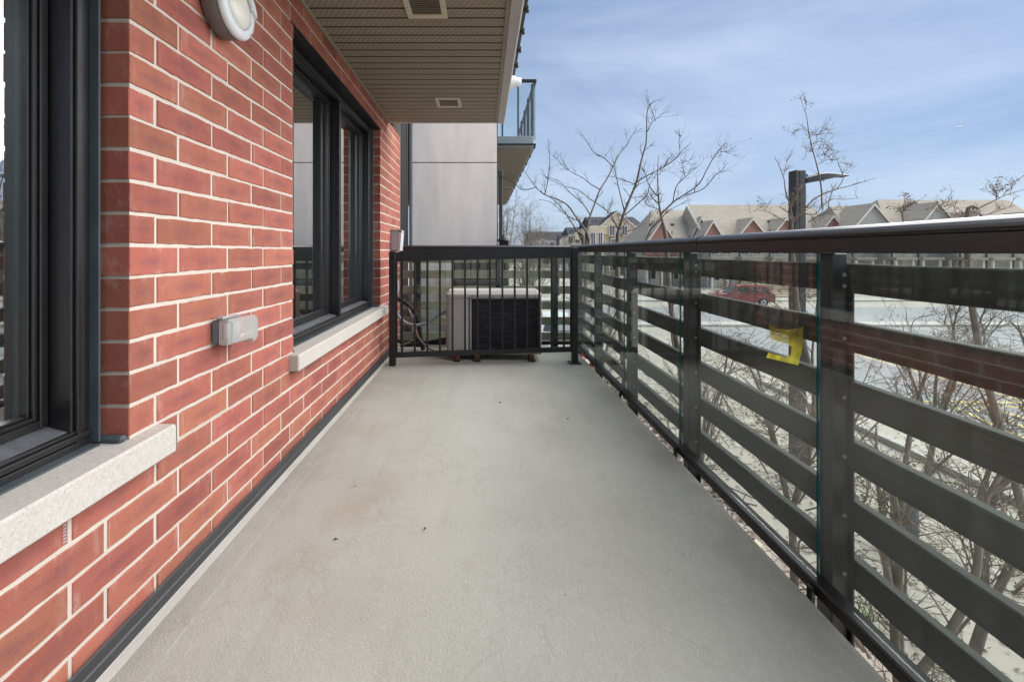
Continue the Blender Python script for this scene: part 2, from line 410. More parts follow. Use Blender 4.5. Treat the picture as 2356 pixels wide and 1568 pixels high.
BRICK = brick_mat(); MORTAR = mortar_mat(); STONE = granite_mat(); DECK = floor_mat(); SOFFIT = soffit_mat()
BLACK = metal_black('black_paint', (.009,.0085,.009), .34, .14); FRAME = metal_black('window_frame_paint', (.008,.0075,.0085), .26, .16, .75)
RAILM = metal_black('rail_paint', (.020,.0185,.0195), .24, .06, .6, 0.0)
SLATM = wood_mat('weathered_wood', (.022,.024,.022), (.055,.058,.052), (.042,.048,.028), .45)
SLATB = wood_mat('weathered_wood_cross', (.40,.38,.30), (.60,.57,.46), (.27,.31,.12), .6)
GLASS = glass_mat('rail_glass', r0=.034, dirt=.022)
GEDGE = NT('glass_edge'); GEDGE.bsdf((.012,.16,.165,1), .15, 0, .6); GEDGE = GEDGE.mat
WGLASS = glass_mat('window_glass', (.70,.80,.80), .42, .008, power=2.0)
BGLASS = glass_mat('balcony_glass', (.90,.945,.945), .06, .03)
FLASH = M('flashing_black', (.035,.034,.037), .45, 0, .2, 4, .1, 90)
COVE = M('membrane_strip', (.44,.42,.38), .7, 0, .1, 5, .3, 160)
RUBBER = M('sealant_tape', (.060,.075,.085), .55, 0, .2, 7, .25, 60)
CAULK = M('sealant_pale', (.30,.29,.26), .7, 0, .15, 10)
SFTRIM = M('soffit_trim', (.30,.265,.21), .5, 0, .08)
FASCIA = M('fascia_metal', (.50,.49,.49), .42, 0, .06, 2)
VENTM = M('vent_plastic', (.62,.57,.44), .5, 0, .06, 6)
VENTD = M('vent_dark', (.035,.025,.018), .9, 0, .1)
PANELM = M('fibre_panel', (.80,.795,.78), .75, 0, .075, 2.0, .25, 120, .0012, .3, (3.5,3.5,.6))
STEEL = M('galvanised', (.42,.42,.43), .4, .6, .12, 20)
GREYM = M('grey_enamel', (.36,.36,.375), .45, 0, .08, 8)
LAMPM = M('lamp_cast_grey', (.17,.165,.165), .45, 0, .12, 12, .15, 200)
LAMPW = M('lamp_ring_white', (.70,.72,.76), .4, 0, .05, 9)
LAMPG = NT('lamp_diffuser'); LAMPG.bsdf((.74,.71,.64,1), .35, 0, .5, None, **{'Subsurface Weight': .3}); LAMPG = LAMPG.mat
OUTB = M('outlet_grey', (.13,.135,.15), .45, 0, .1)
ACM = M('unit_enamel', (.45,.42,.385), .5, 0, .06, 5, .15, 220, .0006)
ACT = M('unit_top_enamel', (.44,.42,.39), .45, 0, .06, 5)
COIL = airc_grille_mat()
RUST = M('rusty_steel', (.16,.065,.03), .85, .2, .4, 18, .4, 90)
CONDUIT = M('conduit_grey', (.27,.29,.34), .5, 0, .08)
INSUL = M('pipe_insulation', (.016,.016,.018), .85, 0, .2, 20, .4, 80)
WIRE = M('wire_pale', (.55,.48,.33), .5, 0, .1)
WIREP = M('wire_brown', (.15,.11,.12), .5, 0, .1)
INTER = M('room_wall', (.16,.155,.15), .9, 0, .1)
BARK = M('bark', (.20,.178,.155), .9, 0, .35, 10, .9, 55, .006, .2, (1,1,.35))
TWIG = M('twig_bark', (.085,.062,.050), .85, 0, .3, 5, 0, 60, .002, .2)
TWIGP = M('twig_pale', (.20,.165,.135), .85, 0, .3, 5, 0, 60, .002, .2)
BUDG = M('bud_green', (.16,.18,.06), .7, 0, .3, 9)
SEEDB = M('dry_seed', (.14,.065,.035), .85, 0, .4, 9)
ROOF1 = shingle_mat('shingle_taupe', (.43,.385,.31), (.37,.33,.262), (.27,.24,.19))
ROOF2 = shingle_mat('shingle_dark', (.075,.077,.085), (.055,.056,.062), (.035,.035,.04))
FBRICK = far_brick_mat()
STONEF = M('house_stone', (.47,.43,.37), .9, 0, .22, 1.2)
SIDE1 = siding_mat('siding_grey', (.46,.45,.40), .14); SIDE2 = siding_mat('siding_cream', (.62,.55,.42), .16); SIDE3 = siding_mat('siding_pale', (.46,.46,.46), .18)
TRIMW = M('white_trim', (.70,.67,.61), .6, 0, .05)
WINF = M('far_window_glass', (.10,.12,.16), .12, 0, .15)
GROUND = ground_mat()
ASPH = M('asphalt', (.29,.285,.28), .9, 0, .12, 3, .4, 60, .004, .2, rnd=False)
CONC = M('concrete', (.43,.41,.37), .88, 0, .1, 3, .3, 40, .003, .25)
YELLOW = M('yellow_line_paint', (.62,.50,.16), .8, 0, .18, 14, rnd=False)
LAWN = M('lawn_green', (.13,.17,.06), .95, 0, .35, 2, 1.0, 9, .05, .1, rnd=False)
MULCH = litter_mat()
LAMPP = M('lamp_pole_paint', (.050,.052,.058), .5, 0, .15, 3)
BLUE = M('sensor_blue', (.01,.13,.42), .35, 0, .05)
CARR = NT('car_red'); CARR.bsdf((.34,.05,.058,1), .3, 0, .5, None, **{'Coat Weight': .5}); CARR = CARR.mat
CARW = NT('car_pale'); CARW.bsdf((.62,.62,.61,1), .3, 0, .5); CARW = CARW.mat
CARG = NT('car_glass'); CARG.bsdf((.03,.04,.045,1), .06, 0, .6); CARG = CARG.mat
TYRE = M('tyre', (.02,.02,.02), .85, 0, .1); RIM = M('rim', (.45,.45,.46), .3, .7, .05)
FWOOD = M('far_fence_wood', (.44,.36,.24), .85, 0, .15, 3, 0, 20)
ORANGE = M('orange_plastic', (.80,.16,.02), .4, 0, .1, 10); REDP = M('red_plastic', (.45,.022,.02), .4, 0, .2, 14)
BAG = bag_mat(); BAGT = M('green_print', (.05,.12,.03), .6, 0, .1)
PLANE = M('aircraft_white', (.62,.65,.70), .4, 0, .05)

# ================================================================ BIG STRUCTURE
GZ = -4.3                     # street level below the eye
FZ = -1.09                    # balcony floor
XW = -.998                    # brick face
XG = 1.10                     # railing glass
XS = 1.185                    # fence boards, inner face

# ground, out to the horizon
g = MB(); g.poly([(-900,-300,GZ),(900,-300,GZ),(900,2500,GZ),(-900,2500,GZ)]); g.build('ground', GROUND, kind='structure')
g = MB(); g.poly([(10.5,6.2,GZ+.004),(60,6.2,GZ+.004),(60,24,GZ+.004),(10.5,24,GZ+.004)]); g.build('parking_lot', ASPH, kind='structure')
g = MB(); g.poly([(5,25.5,GZ+.004),(120,25.5,GZ+.004),(120,33,GZ+.004),(5,33,GZ+.004)]); g.build('road', ASPH, kind='structure')
g = MB(); g.box(4,118,24.2,25.3,GZ,GZ+.13); g.build('kerb', CONC, kind='structure')
g = MB(); g.box(-2,130,36.5,38.2,GZ,GZ+.13); g.build('pavement', CONC, kind='structure')
g = MB(); g.box(1.6,9.2,2.0,2.2,GZ,GZ+.13); g.box(9.0,9.2,2.2,14,GZ,GZ+.13); g.build('planter_kerb', CONC, kind='structure')
for (x0,x1,y0,y1) in ((14,22,58,66),(19,36,75,100),(7,12,44,52)):
    g = MB(); N = 14
    for i in range(N+1):
        for j in range(N+1): g.v.append((x0+(x1-x0)*i/N, y0+(y1-y0)*j/N, GZ+.02+random.uniform(0,.07)))
    for i in range(N):
        for j in range(N):
            a = i*(N+1)+j; g.face((a, a+N+1, a+N+2, a+1))
    g.build('lawn', LAWN, kind='stuff')
# yellow hatching on the parking bay
def stripe(a, b, w, name='yellow_marking'):
    a = Vector(a); b = Vector(b); d = (b-a).normalized(); n = Vector((-d.y, d.x))*w/2
    m = MB(); z = GZ+.008
    m.poly([(a.x+n.x,a.y+n.y,z),(a.x-n.x,a.y-n.y,z),(b.x-n.x,b.y-n.y,z),(b.x+n.x,b.y+n.y,z)])
    m.build(name, YELLOW, kind='structure')
stripe((13.15,12.1),(12.4,9.5),.13); stripe((13.5,12.0),(13.2,9.9),.13); stripe((13.85,12.0),(14.05,10.6),.13); stripe((14.1,11.95),(15.2,11.5),.13)
stripe((12.2,12.15),(15.5,12.05),.13)
stripe((15.6,12.0),(15.6,18),.12); stripe((18.4,12.0),(18.4,18),.12)

# balcony floor: slab with a rolled outer edge
fl = MB(); prof = [(-.99, FZ-.25), (-.99, FZ)]
for i in range(40): prof.append((-.99+ (1.005+.99)*(i+1)/40, FZ))
for a in range(1, 7): prof.append((1.005+.042*math.sin(a*math.pi/12), FZ-.042*(1-math.cos(a*math.pi/12))))
prof.append((1.047, FZ-.25))
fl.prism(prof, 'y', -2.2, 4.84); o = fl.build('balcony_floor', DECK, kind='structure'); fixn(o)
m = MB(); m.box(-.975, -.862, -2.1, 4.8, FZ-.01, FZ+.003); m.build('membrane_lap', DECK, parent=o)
m = MB(); m.prism([(-.987,FZ-.01),(-.947,FZ-.01),(-.949,FZ+.005),(-.972,FZ+.010),(-.987,FZ+.018)], 'y', -2.1, 4.82); fixn(m.build('membrane_strip', COVE, parent=o))

# ---------------------------------------------------------------- brick wall
COURSE, PITCH, MJ = .0907, .267, .0115
Z0 = .0186
NW = (-1.6, 1.193); FW = (2.222, 4.10)       # window openings in Y
SILL_T, SILL_B, HEAD = -.531, -.6177, 1.185
WEND = 5.08; WTOP = 1.372
wall = thing('brick_wall', 'red brick balcony wall with pale mortar, dark windows and stone sills', 'wall')
bx = MB()
def back(y0, y1, z0, z1): bx.box(-1.10, XW-.0035, y0, y1, z0, z1)
back(-2.2, WEND-.002, -1.35, SILL_B-.001)
back(1.3145, 2.179, SILL_B+.001, SILL_T-.001); back(4.222, WEND-.002, SILL_B+.001, SILL_T-.001)
back(NW[1]+.004, FW[0]-.004, SILL_T+.001, HEAD-.001); back(FW[1]+.004, WEND-.002, SILL_T+.001, HEAD-.001)
back(-2.2, WEND-.002, HEAD+.001, WTOP)
bx.build('mortar', MORTAR, wall)
up = MB(); up.box(-1.10, XW-.001, -8, WEND, 1.62, 7.5); up.box(-9, -1.101, -8, 15, 1.62, 7.5); up.box(-9,-3.6,-8,15,-4.3,1.62); up.box(-3.6,-1.102,-8,15,-4.3,-1.36); up.build('upper_wall', FBRICK, wall)

def brick_mesh(L):
    # front at x=0 facing +X, long axis Y; chamfered, slightly irregular arrises
    m = MB(); h = COURSE-MJ; d = .088; n = max(2, int(L/.028)); c = .0022
    ys = [L*i/n for i in range(n+1)]
    jz = lambda: random.uniform(-.0016,.0016)
    top, bot = [], []
    ring = []
    for i, y in enumerate(ys):
        yy = min(max(y, c), L-c)
        a = len(m.v)
        m.v += [(0, yy, c+jz()), (0, yy, h-c+jz()), (-c, y, jz()), (-c, y, h+jz()), (-d, y, 0), (-d, y, h)]
        ring.append(a)
    for i in range(n):
        a, b = ring[i], ring[i+1]
        m.face((a, b, b+1, a+1)); m.face((a+1, b+1, b+3, a+3)); m.face((a+2, b+2, b, a)); m.face((a+3, b+3, b+5, a+5)); m.face((a+4, b+4, b+2, a+2))
    a = ring[0]; m.face((a, a+1, a+3, a+2)); m.face((a+2, a+3, a+5, a+4))
    a = ring[-1]; m.face((a+1, a, a+2, a+3)); m.face((a+3, a+2, a+4, a+5))
    return m.mesh('brick', BRICK)
bm_cache = {}
bricks = []
def holes(zc):
    hs = []
    if SILL_B < zc < SILL_T: hs += [(-3, 1.3145-.010), (2.177+.002-.004, 4.222+.01)]
    elif SILL_T < zc < HEAD: hs += [(-3, NW[1]), FW]
    return hs
for k in range(-12, 15):
    zb = Z0 + k*COURSE + MJ/2; zc = zb + (COURSE-MJ)/2
    off = .097 if k % 2 == 0 else .194
    j = NW[1] + off - 14*PITCH
    while j < WEND:
        a, b = j + MJ/2, j + PITCH - MJ/2
        segs = [(max(a, -.9), min(b, WEND))]
        for (h0, h1) in holes(zc):
            ns = []
            for (s0, s1) in segs:
                if s1 <= h0 or s0 >= h1: ns.append((s0, s1)); continue
                if s0 < h0: ns.append((s0, h0))
                if s1 > h1: ns.append((h1, s1))
            segs = ns
        for (s0, s1) in segs:
            for (h0, h1) in holes(zc)+[(WEND, 99)]:
                if 0 < h0-s1 < .085: s1 = h0
                if 0 < s0-h1 < .075: s0 = h1
            for (h0, h1) in holes(zc)+[(WEND, 99)]:
                if (abs(s1-h0) < 1e-6 or abs(s0-h1) < 1e-6) and s1-s0 < .075: s1 = s0
            if s1 - s0 > .03: bricks.append((s0, s1, zb))
        j += PITCH
def score(b):
    s0, s1, z = b; c = (s0+s1)/2
    if s1 < .86: return 0
    if abs(z)/max(s1,.1) > 1.08 and z < 0: return 0
    if z > .60*s1: return 0
    if c > 4.2 and z < 0: return .0001
    return (s1-s0)/(c**2.2)
bricks.sort(key=score, reverse=True)
rest = MB()
for i, (s0, s1, zb) in enumerate(bricks):
    L = round(s1-s0, 3); key = (L, i % 5 if L > .2 else i % 2)
    dx = random.uniform(-.0016, .0012)
    if i < 296 and score((s0,s1,zb)) > 0:
        if key not in bm_cache: bm_cache[key] = brick_mesh(L)
        inst('brick', bm_cache[key], (XW+dx, s0, zb+random.uniform(-.0012,.0012)), wall, (0, 0, random.uniform(-.003,.003)))
    else:
        rest.cbox(XW-.088, XW+dx, s0, s1, zb, zb+COURSE-MJ, .002)
rest.build('brick_courses', M('brick_clay_rest', (.385,.125,.078), .85, 0, .22, 7, .4, 90), wall, kind='stuff')
# flashing at the wall foot
m = MB(); m.prism([(-1.0,-1.35),(-.9885,-1.021),(-.9865,-1.019),(-.9835,-1.024),(-.9830,-1.052),(-.9795,-1.056),(-.9735,-1.084),(-.985,-1.35)], 'y', -2.2, 4.84)
fixn(m.build('base_flashing', FLASH, wall))
# stone sills
def sill(y0, y1):
    m = MB(); m.cbox(-1.13, -.949, y0, y1, SILL_B, SILL_T, .006)
    return m.build('window_sill', STONE, wall)
sill(-1.4, 1.312); sill(2.177, 4.22)
m = MB(); m.box(-1.128,-.951,1.3125,1.3140,SILL_B+.003,SILL_T-.004); m.build('sealant', CAULK, wall)
# rubber membrane ends on the sills
for (y0, y1) in ((1.170, 1.1925), (FW[0]+.001, FW[0]+.022), (FW[1]-.05, FW[1]-.001)):
    m = MB(); m.cbox(-1.083, -1.001, y0, y1, SILL_T-.002, SILL_T+.018, .006); m.build('membrane_end', RUBBER, wall)
# drained head joint: a plastic weep vent below the near sill
m = MB()
m.box(-1.0, XW-.0005, 1.003, 1.013, SILL_B-.078, SILL_B-.004)
for i in range(9): m.box(XW-.0005, XW+.0008, 1.0035, 1.0125, SILL_B-.075+i*.008, SILL_B-.0715+i*.008)
m.build('weep_vent', GREYM, wall)

def window(y0, y1, mullions, z0=SILL_T+.006, z1=HEAD-.004, label=None):
    w = bpy.data.objects.new('window', None); COL.objects.link(w); w.parent = wall
    if label: w['label'] = label
    XF = -1.079; fw = .048
    f = MB()
    def ridge_v(ya, s):          # jamb with ridges, s = direction into the opening
        for (a, b, x) in ((0,.018,XF-.006),(.018,.024,XF-.012),(.024,.040,XF),(.040,.048,XF-.010)):
            p, q = ya+s*a, ya+s*b
            f.cbox(-1.165, x, min(p,q)+.0002, max(p,q)-.0002, z0, z1, .002)
    ridge_v(y0+.006, 1); ridge_v(y1-.006, -1)
    for (a, b, x) in ((0,.018,XF-.006),(.018,.024,XF-.012),(.024,.040,XF),(.040,.048,XF-.010)):
        f.cbox(-1.165, x-.0006, y0+.05, y1-.05, z1-b+.0002, z1-a-.0002, .002)
        f.cbox(-1.165, x-.0006+.006, y0+.008, y1-.008, z0+a+.0002, z0+b-.0002, .002)
    f.build('frame', FRAME, w)
    # sloping ledge inside the bottom of the frame
    m = MB(); m.prism([(-1.10,z0+.050),(-1.165,z0+.066),(-1.165,z0+.045),(-1.10,z0+.045)], 'y', y0+.052, y1-.052); fixn(m.build('sub_sill', M('dusty_ledge', (.10,.105,.115), .6, 0, .3, 20, .3, 150), w))
    # tape round the frame
    for ya, yb in ((y0-.0005, y0+.0055), (y1-.0055, y1+.0005)):
        m = MB(); m.cbox(-1.09, -1.058, min(ya,yb), max(ya,yb), z0, z1+.003, .003); m.build('sealant_tape', RUBBER, w)
    m = MB(); m.box(-1.09, -1.045, y0+.003, y1-.003, z1+.0005, z1+.0035); m.build('sealant_tape', RUBBER, w)
    m = MB(); m.box(-1.092, -1.052, y0+.01, y1-.01, z0-.0055, z0-.0005); m.build('sealant_tape', RUBBER, w)
    edges = [y0+.054]
    for (a, b) in mullions:
        mm = MB(); mm.cbox(-1.165, XF+.004, a, b, z0+.050, z1-.050, .003); mm.build('mullion', BLACK, w); edges += [a, b]
    edges.append(y1-.054)
    for i in range(0, len(edges), 2):
        a, b = edges[i]+.002, edges[i+1]-.002; zb, zt = z0+.068, z1-.052
        s = MB(); sw = .046
        def ring(o0, o1, xb, xf):
            s.cbox(xb, xf, a+o0, a+o1, zb+o0, zt-o0, .002); s.cbox(xb, xf, b-o1, b-o0, zb+o0, zt-o0, .002)
            s.cbox(xb, xf-.0004, a+o1, b-o1, zb+o0, zb+o1, .002); s.cbox(xb, xf-.0004, a+o1, b-o1, zt-o1, zt-o0, .002)
        ring(0, .020, -1.195, -1.146); ring(.0205, .031, -1.195, -1.153); ring(.0315, .037, -1.192, -1.162)
        s.build('sash', FRAME, w)
        gl = MB(); gl.box(-1.182, -1.177, a+.033, b-.033, zb+.033, zt-.033); gl.build('pane', WGLASS, w)
        sp = MB()
        for (p, q) in ((a+.0376, a+.047), (b-.047, b-.0376)): sp.box(-1.190, -1.1835, p, q, zb+.033, zt-.033)
        sp.build('spacer', FASCIA, w)
    r = MB(); r.box(-1.28, -1.197, y0-.10, y0+.004, z0-.1, z1+.1); r.box(-1.28, -1.197, y1-.004, y1+.1, z0-.1, z1+.1)
    r.box(-1.28, -1.197, y0+.004, y1-.004, z0-.1, z0+.004); r.box(-1.28, -1.197, y0+.004, y1-.004, z1-.004, z1+.1)
    r.box(-3.2, -1.281, y0-.6, y0-.55, -1.3, 1.4); r.box(-3.2, -1.281, y1+.55, y1+.6, -1.3, 1.4)
    r.box(-3.25, -3.2, y0-.6, y1+.6, -1.3, 1.4); r.box(-3.2, -1.281, y0-.6, y1+.6, -1.32, -1.3); r.box(-3.2, -1.281, y0-.6, y1+.6, 1.4, 1.42)
    r.box(-1.30,-1.281, y0-.6, y0-.1, -1.3, 1.4); r.box(-1.30,-1.281, y1+.1, y1+.55, -1.3, 1.4); r.box(-1.30,-1.281, y0-.1, y1+.1, -1.3, z0-.1)
    r.box(-1.30,-1.281, y0-.1, y1+.1, z1+.1, 1.4)
    r.build('interior', INTER, w)
    return w
window(NW[0], NW[1]-.022, [(-.20, -.165)], label='nearest dark framed window cut by the picture edge')
window(FW[0]+.004, FW[1]-.030, [(3.165, 3.20)], label='two-light dark framed window reflecting the pale wall')
m = MB(); m.prism([(-1.10,HEAD+.001),(-.992,HEAD+.001),(-.992,HEAD+.007),(-1.10,HEAD+.008)], 'y', FW[0]-.04, FW[1]+.02); m.box(-1.10,-1.0,FW[0]+.002,FW[1]-.002,HEAD-.004,HEAD+.0005)
fixn(m.build('lintel', BLACK, wall))
# control-joint strip at the end of the brickwork, with the ribbed black return beyond it
m = MB(); m.box(-1.09,-.9985,WEND+.0005,WEND+.012,-1.35,1.62); m.build('sealant', CAULK, wall)
m = MB()
for i in range(9):
    ya = WEND+.014+i*.062; m.cbox(-1.09, -1.002+(.012 if i % 2 else 0), ya, ya+.0605, -1.35, 2.2, .006)
m.build('ribbed_cladding', BLACK, wall)

# ---------------------------------------------------------------- overhang
ov = thing('balcony_overhang', 'beige vented soffit and pale fascia of the balcony overhead', 'balcony overhang')
SZ = 1.372; SX1 = .128; SY1 = 4.47
pm = MB(); Lx = SX1 - (XW+.012); PW = .0985
# one rib: shallow V-step with a lock groove, its shade painted on as dark faces
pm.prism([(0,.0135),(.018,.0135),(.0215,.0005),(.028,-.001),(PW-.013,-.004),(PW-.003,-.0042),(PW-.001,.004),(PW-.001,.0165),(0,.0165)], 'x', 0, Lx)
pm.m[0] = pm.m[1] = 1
pmesh = pm.mesh('soffit_plank', [SOFFIT, M('soffit_groove_shade', (.10,.082,.055), .7, 0, .1)])
np_ = int((SY1-.03+1.2)/PW)
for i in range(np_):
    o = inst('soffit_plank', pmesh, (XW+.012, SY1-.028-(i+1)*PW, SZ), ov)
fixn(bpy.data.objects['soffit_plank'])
m = MB(); m.prism([(XW,SZ-.012),(XW+.012,SZ-.012),(XW+.016,SZ-.004),(XW+.012,SZ+.012),(XW,SZ+.012)], 'y', -1.2, SY1); fixn(m.build('wall_trim', SFTRIM, ov))
m = MB(); m.prism([(SX1-.002,SZ-.010),(SX1+.022,SZ-.014),(SX1+.022,SZ+.02),(SX1-.002,SZ+.02)], 'y', -1.2, SY1-.026); fixn(m.build('edge_trim', SFTRIM, ov))
m = MB(); m.prism([(SX1+.024,SZ-.016),(SX1+.086,SZ-.022),(SX1+.094,SZ-.016),(SX1+.094,SZ+.20),(SX1+.024,SZ+.20)], 'y', -1.2, SY1); fixn(m.build('fascia', FASCIA, ov))
m = MB(); m.cbox(XW+.016, SX1+.022, SY1-.026, SY1-.001, SZ-.018, SZ+.012, .004); m.cbox(XW+.004,SX1+.022,SY1-.024,SY1-.0015,SZ+.012,SZ+.22,.003); m.build('end_trim', FASCIA, ov)
m = MB(); m.box(XW+.002, SX1+.022, -1.2, SY1-.03, SZ+.014, SZ+.21); m.build('slab', CONC, ov)
m = MB(); m.cbox(.240,.262,-1.0,3.52,1.462,1.482,.003); m.build('bottom_rail', RAILM, ov)
for i in range(15):
    y = 3.34-.2575*i
    m = MB(); m.cbox(.226,.278,y-.014,y+.014,1.452,1.492,.004); m.build('rail_bracket', RAILM, ov)
m = MB(); m.box(.252,.260,-1.0,3.5,1.495,2.45); m.build('glass_pane', BGLASS, ov)
m = MB(); m.cbox(.232,.290,-1.0,3.53,2.45,2.50,.006); m.build('top_rail', RAILM, ov)
# drain spout
m = MB(); m.lathe([(.075,.0),(.075,.004),(.038,.075),(.036,.11),(.030,.11),(.030,.02)], (.223, 3.72, 1.49), 'x', 24, cap=False); fixn(m.build('drain_spout', M('white_pvc', (.74,.75,.78), .4, 0, .04), ov, True))

# soffit exhaust vents
def vent(cx, cy, label):
    t = thing('soffit_vent', label, 'vent', group='exhaust vents in the soffit')
    w, d, z = .115, .118, SZ-.004
    m = MB(); b = .032
    m.cbox(cx-w, cx+w, cy-d, cy-d+b, z-.014, z-.001, .003); m.cbox(cx-w, cx+w, cy+d-b, cy+d, z-.014, z-.001, .003)
    m.cbox(cx-w, cx-w+b, cy-d+b, cy+d-b, z-.0135, z-.001, .003); m.cbox(cx+w-b, cx+w, cy-d+b, cy+d-b, z-.0135, z-.001, .003)
    m.build('frame', VENTM, t)
    m = MB(); m.box(cx-w+.01, cx+w-.01, cy-d+.01, cy+d-.01, z-.0025, z-.0015); m.build('backing', VENTD, t)
    n = 9; step = (2*d-2*b)/n
    for i in range(n):
        y = cy-d+b+step*(i+.5)
        m = MB(); m.prism([(y-step*.34,z-.0115),(y-step*.26,z-.0125),(y+step*.34,z-.0045),(y+step*.26,z-.0035)], 'x', cx-w+b, cx+w-b); fixn(m.build('slat', VENTM, t))
    for sx in (-1,1):
        m = MB(); m.lathe([(.005,0),(.004,-.002)], (cx+sx*(w-.014), cy, z-.014), 'z', 10); m.build('screw', STEEL, t)
vent(-.322, 2.345, 'large looking square louvred vent in the beige soffit at the top edge')
vent(-.318, 3.865, 'smaller looking square louvred vent near the far end of the soffit')

# ---------------------------------------------------------------- white panel wall beyond
pw = thing('panel_wall', 'pale grey fibre cement panel wall beyond the rail', 'wall')
YP = 5.66; PX0, PX1 = -.995, .183
m = MB(); m.box(PX0+.03, PX1-.008, YP+.013, 15, -4.3, 7.4); m.build('backing', BLACK, pw)
zj = (CY-374)/F*YP
def panel(z0, z1):
    m = MB(); m.cbox(PX0+.045, PX1, YP, YP+.012, z0, z1, .002); p = m.build('panel', PANELM, pw)
    r = MB()
    xs = (PX0+.075, PX0+.62, PX1-.055)
    zs = [z0+.06, z1-.06] + ([z0+.55, z0+1.1] if z1-z0 > 1.5 else [])
    for x in xs:
        for z in zs: r.lathe([(.010,0),(.009,-.003),(.005,-.0045)], (x, YP, z), 'y', 10)
    r.build('rivet', PANELM, p)
panel(zj+.006, zj+2.1); panel(-.55, zj-.006); panel(-1.9, -.562); panel(zj+2.112, zj+4.4)
m = MB(); m.cbox(PX0+.005, PX0+.042, YP-.02, YP+.012, -1.9, 6.5, .004); m.build('corner_trim', LAMPM, pw)
m = MB(); m.cbox(PX1+.001, PX1+.010, YP-.002, YP+.2, -1.9, 6.5, .002); m.build('edge_trim', BLACK, pw)

# ---------------------------------------------------------------- neighbour's balconies
def far_balcony(y0, y1, label, spouts=True):
    t = thing('glass_balcony', label, 'balcony', group='balconies beyond the pale panel wall')
    x0, x1, zb, zt = .196, .78, 1.62, 2.66
    m = MB(); m.box(x0, x1-.03, y0+.02, y1, zb-.03, zb-.005); m.build('soffit', SFTRIM, t)
    n = int((y1-y0)/.1)
    m = MB()
    for i in range(n): m.box(x0, x1-.032, y0+.03+i*.1, y0+.034+i*.1, zb-.034, zb-.0302)
    m.build('soffit_rib', M('soffit_rib_'+str(int(y0)), (.22,.19,.14), .6), t)
    m = MB(); m.cbox(x0, x1, y0, y1+.01, zb, zb+.17, .006); m.build('slab', FASCIA, t)
    m = MB(); m.cbox(x0, x1+.035, y0-.03, y0-.005, zb+.02, zb+.05, .003); m.cbox(x1+.008, x1+.033, y0-.004, y1, zb+.02, zb+.05, .003); m.build('bottom_rail', RAILM, t)
    m = MB(); m.cbox(x0, x1+.045, y0-.04, y0+.01, zt-.045, zt, .006); m.cbox(x1-.003, x1+.045, y0+.011, y1, zt-.046, zt-.001, .006); m.build('top_rail', RAILM, t)
    m = MB(); m.box(x0, x1+.02, y0-.022, y0-.014, zb+.05, zt-.045); m.build('glass_pane', BGLASS, t)
    m = MB(); m.box(x1+.016, x1+.024, y0-.012, y1, zb+.05, zt-.045); m.build('glass_pane', BGLASS, t)
    k = 0
    for (px, py) in ((x0+.10, y0+.02), (x0+.345, y0+.02)) :
        m = MB(); m.cbox(px-.014, px+.014, py-.014, py+.014, zb+.05, zt-.046, .003); m.build('post', RAILM, t)
    yy = y0+.06
    while yy < y1:
        m = MB(); m.cbox(x1-.035, x1+.004, yy-.02, yy+.02, zb+.171, zt-.047, .003); m.build('post', RAILM, t)
        m = MB(); m.cbox(x1+.0005, x1+.0345, yy-.02, yy+.02, zb-.01, zb+.019, .003); m.build('rail_clip', RAILM, t)
        yy += .62
far_balcony(6.55, 10.4, 'glass-sided balcony jutting past the pale panel wall, the nearer one')
far_balcony(10.75, 14.4, 'glass-sided balcony beyond the nearer one, mostly seen from below')

# dark post and capped post beside the panel wall
pt = at(1152, 579, 6.3)
m = MB(); m.cbox(pt.x-.024, pt.x+.026, 6.28, 6.33, -4.3, 1.10, .004); m.cbox(pt.x-.034, pt.x+.034, 6.27, 6.34, 1.1005, 1.21, .006)
tag(m.build('metal_post', LAMPP), 'slim dark grey metal post standing against the edge of the pale panel wall', 'post')
t = thing('capped_post', 'short black post with a domed cap peeping over the rail', 'post', (at(1160,579,5.48).x, 5.48, 0))
m = MB(); m.cbox(-.058,.058,-.058,.058,-4.3,.13,.006); m.build('post', BLACK, t)
m = MB(); m.lathe([(.086,.130),(.086,.150),(.060,.185),(.020,.222)], (0,0,0), 'z', 4 if False else 20); m.build('cap', BLACK, t)
SCREEN = M('screen_black', (.0045,.0045,.006), .7, 0, .2)
t = thing('privacy_screen', 'black board screen behind the slats of the end fence', 'screen')
for i in range(8):
    za = -1.24+i*.145
    m = MB(); m.cbox(-.37,.205,5.40,5.425,za,za+.142,.003); m.build('board', SCREEN, t)
for x in (-.36,.18):
    m = MB(); m.cbox(x-.02,x+.02,5.427,5.46,-1.3,-.07,.003); m.build('post', BLACK, t)
m = MB(); m.box(-.99,1.3,4.842,5.62,-1.36,-1.28); m.build('lower_ledge', CONC, kind='structure')
m = MB()
for i in range(900):
    x, y = random.uniform(-.9,1.28), random.uniform(4.86,5.35); r = random.uniform(.008,.022); a = random.uniform(0,6.28)
    z = -1.279; dx, dy = math.cos(a)*r, math.sin(a)*r
    m.poly([(x-dx,y-dy,z+random.uniform(0,.02)),(x+dy*.5,y-dx*.5,z+random.uniform(0,.022)),(x+dx,y+dy,z+random.uniform(0,.02)),(x-dy*.5,y+dx*.5,z+random.uniform(0,.015))])
m.build('leaf_litter', MULCH, kind='stuff')
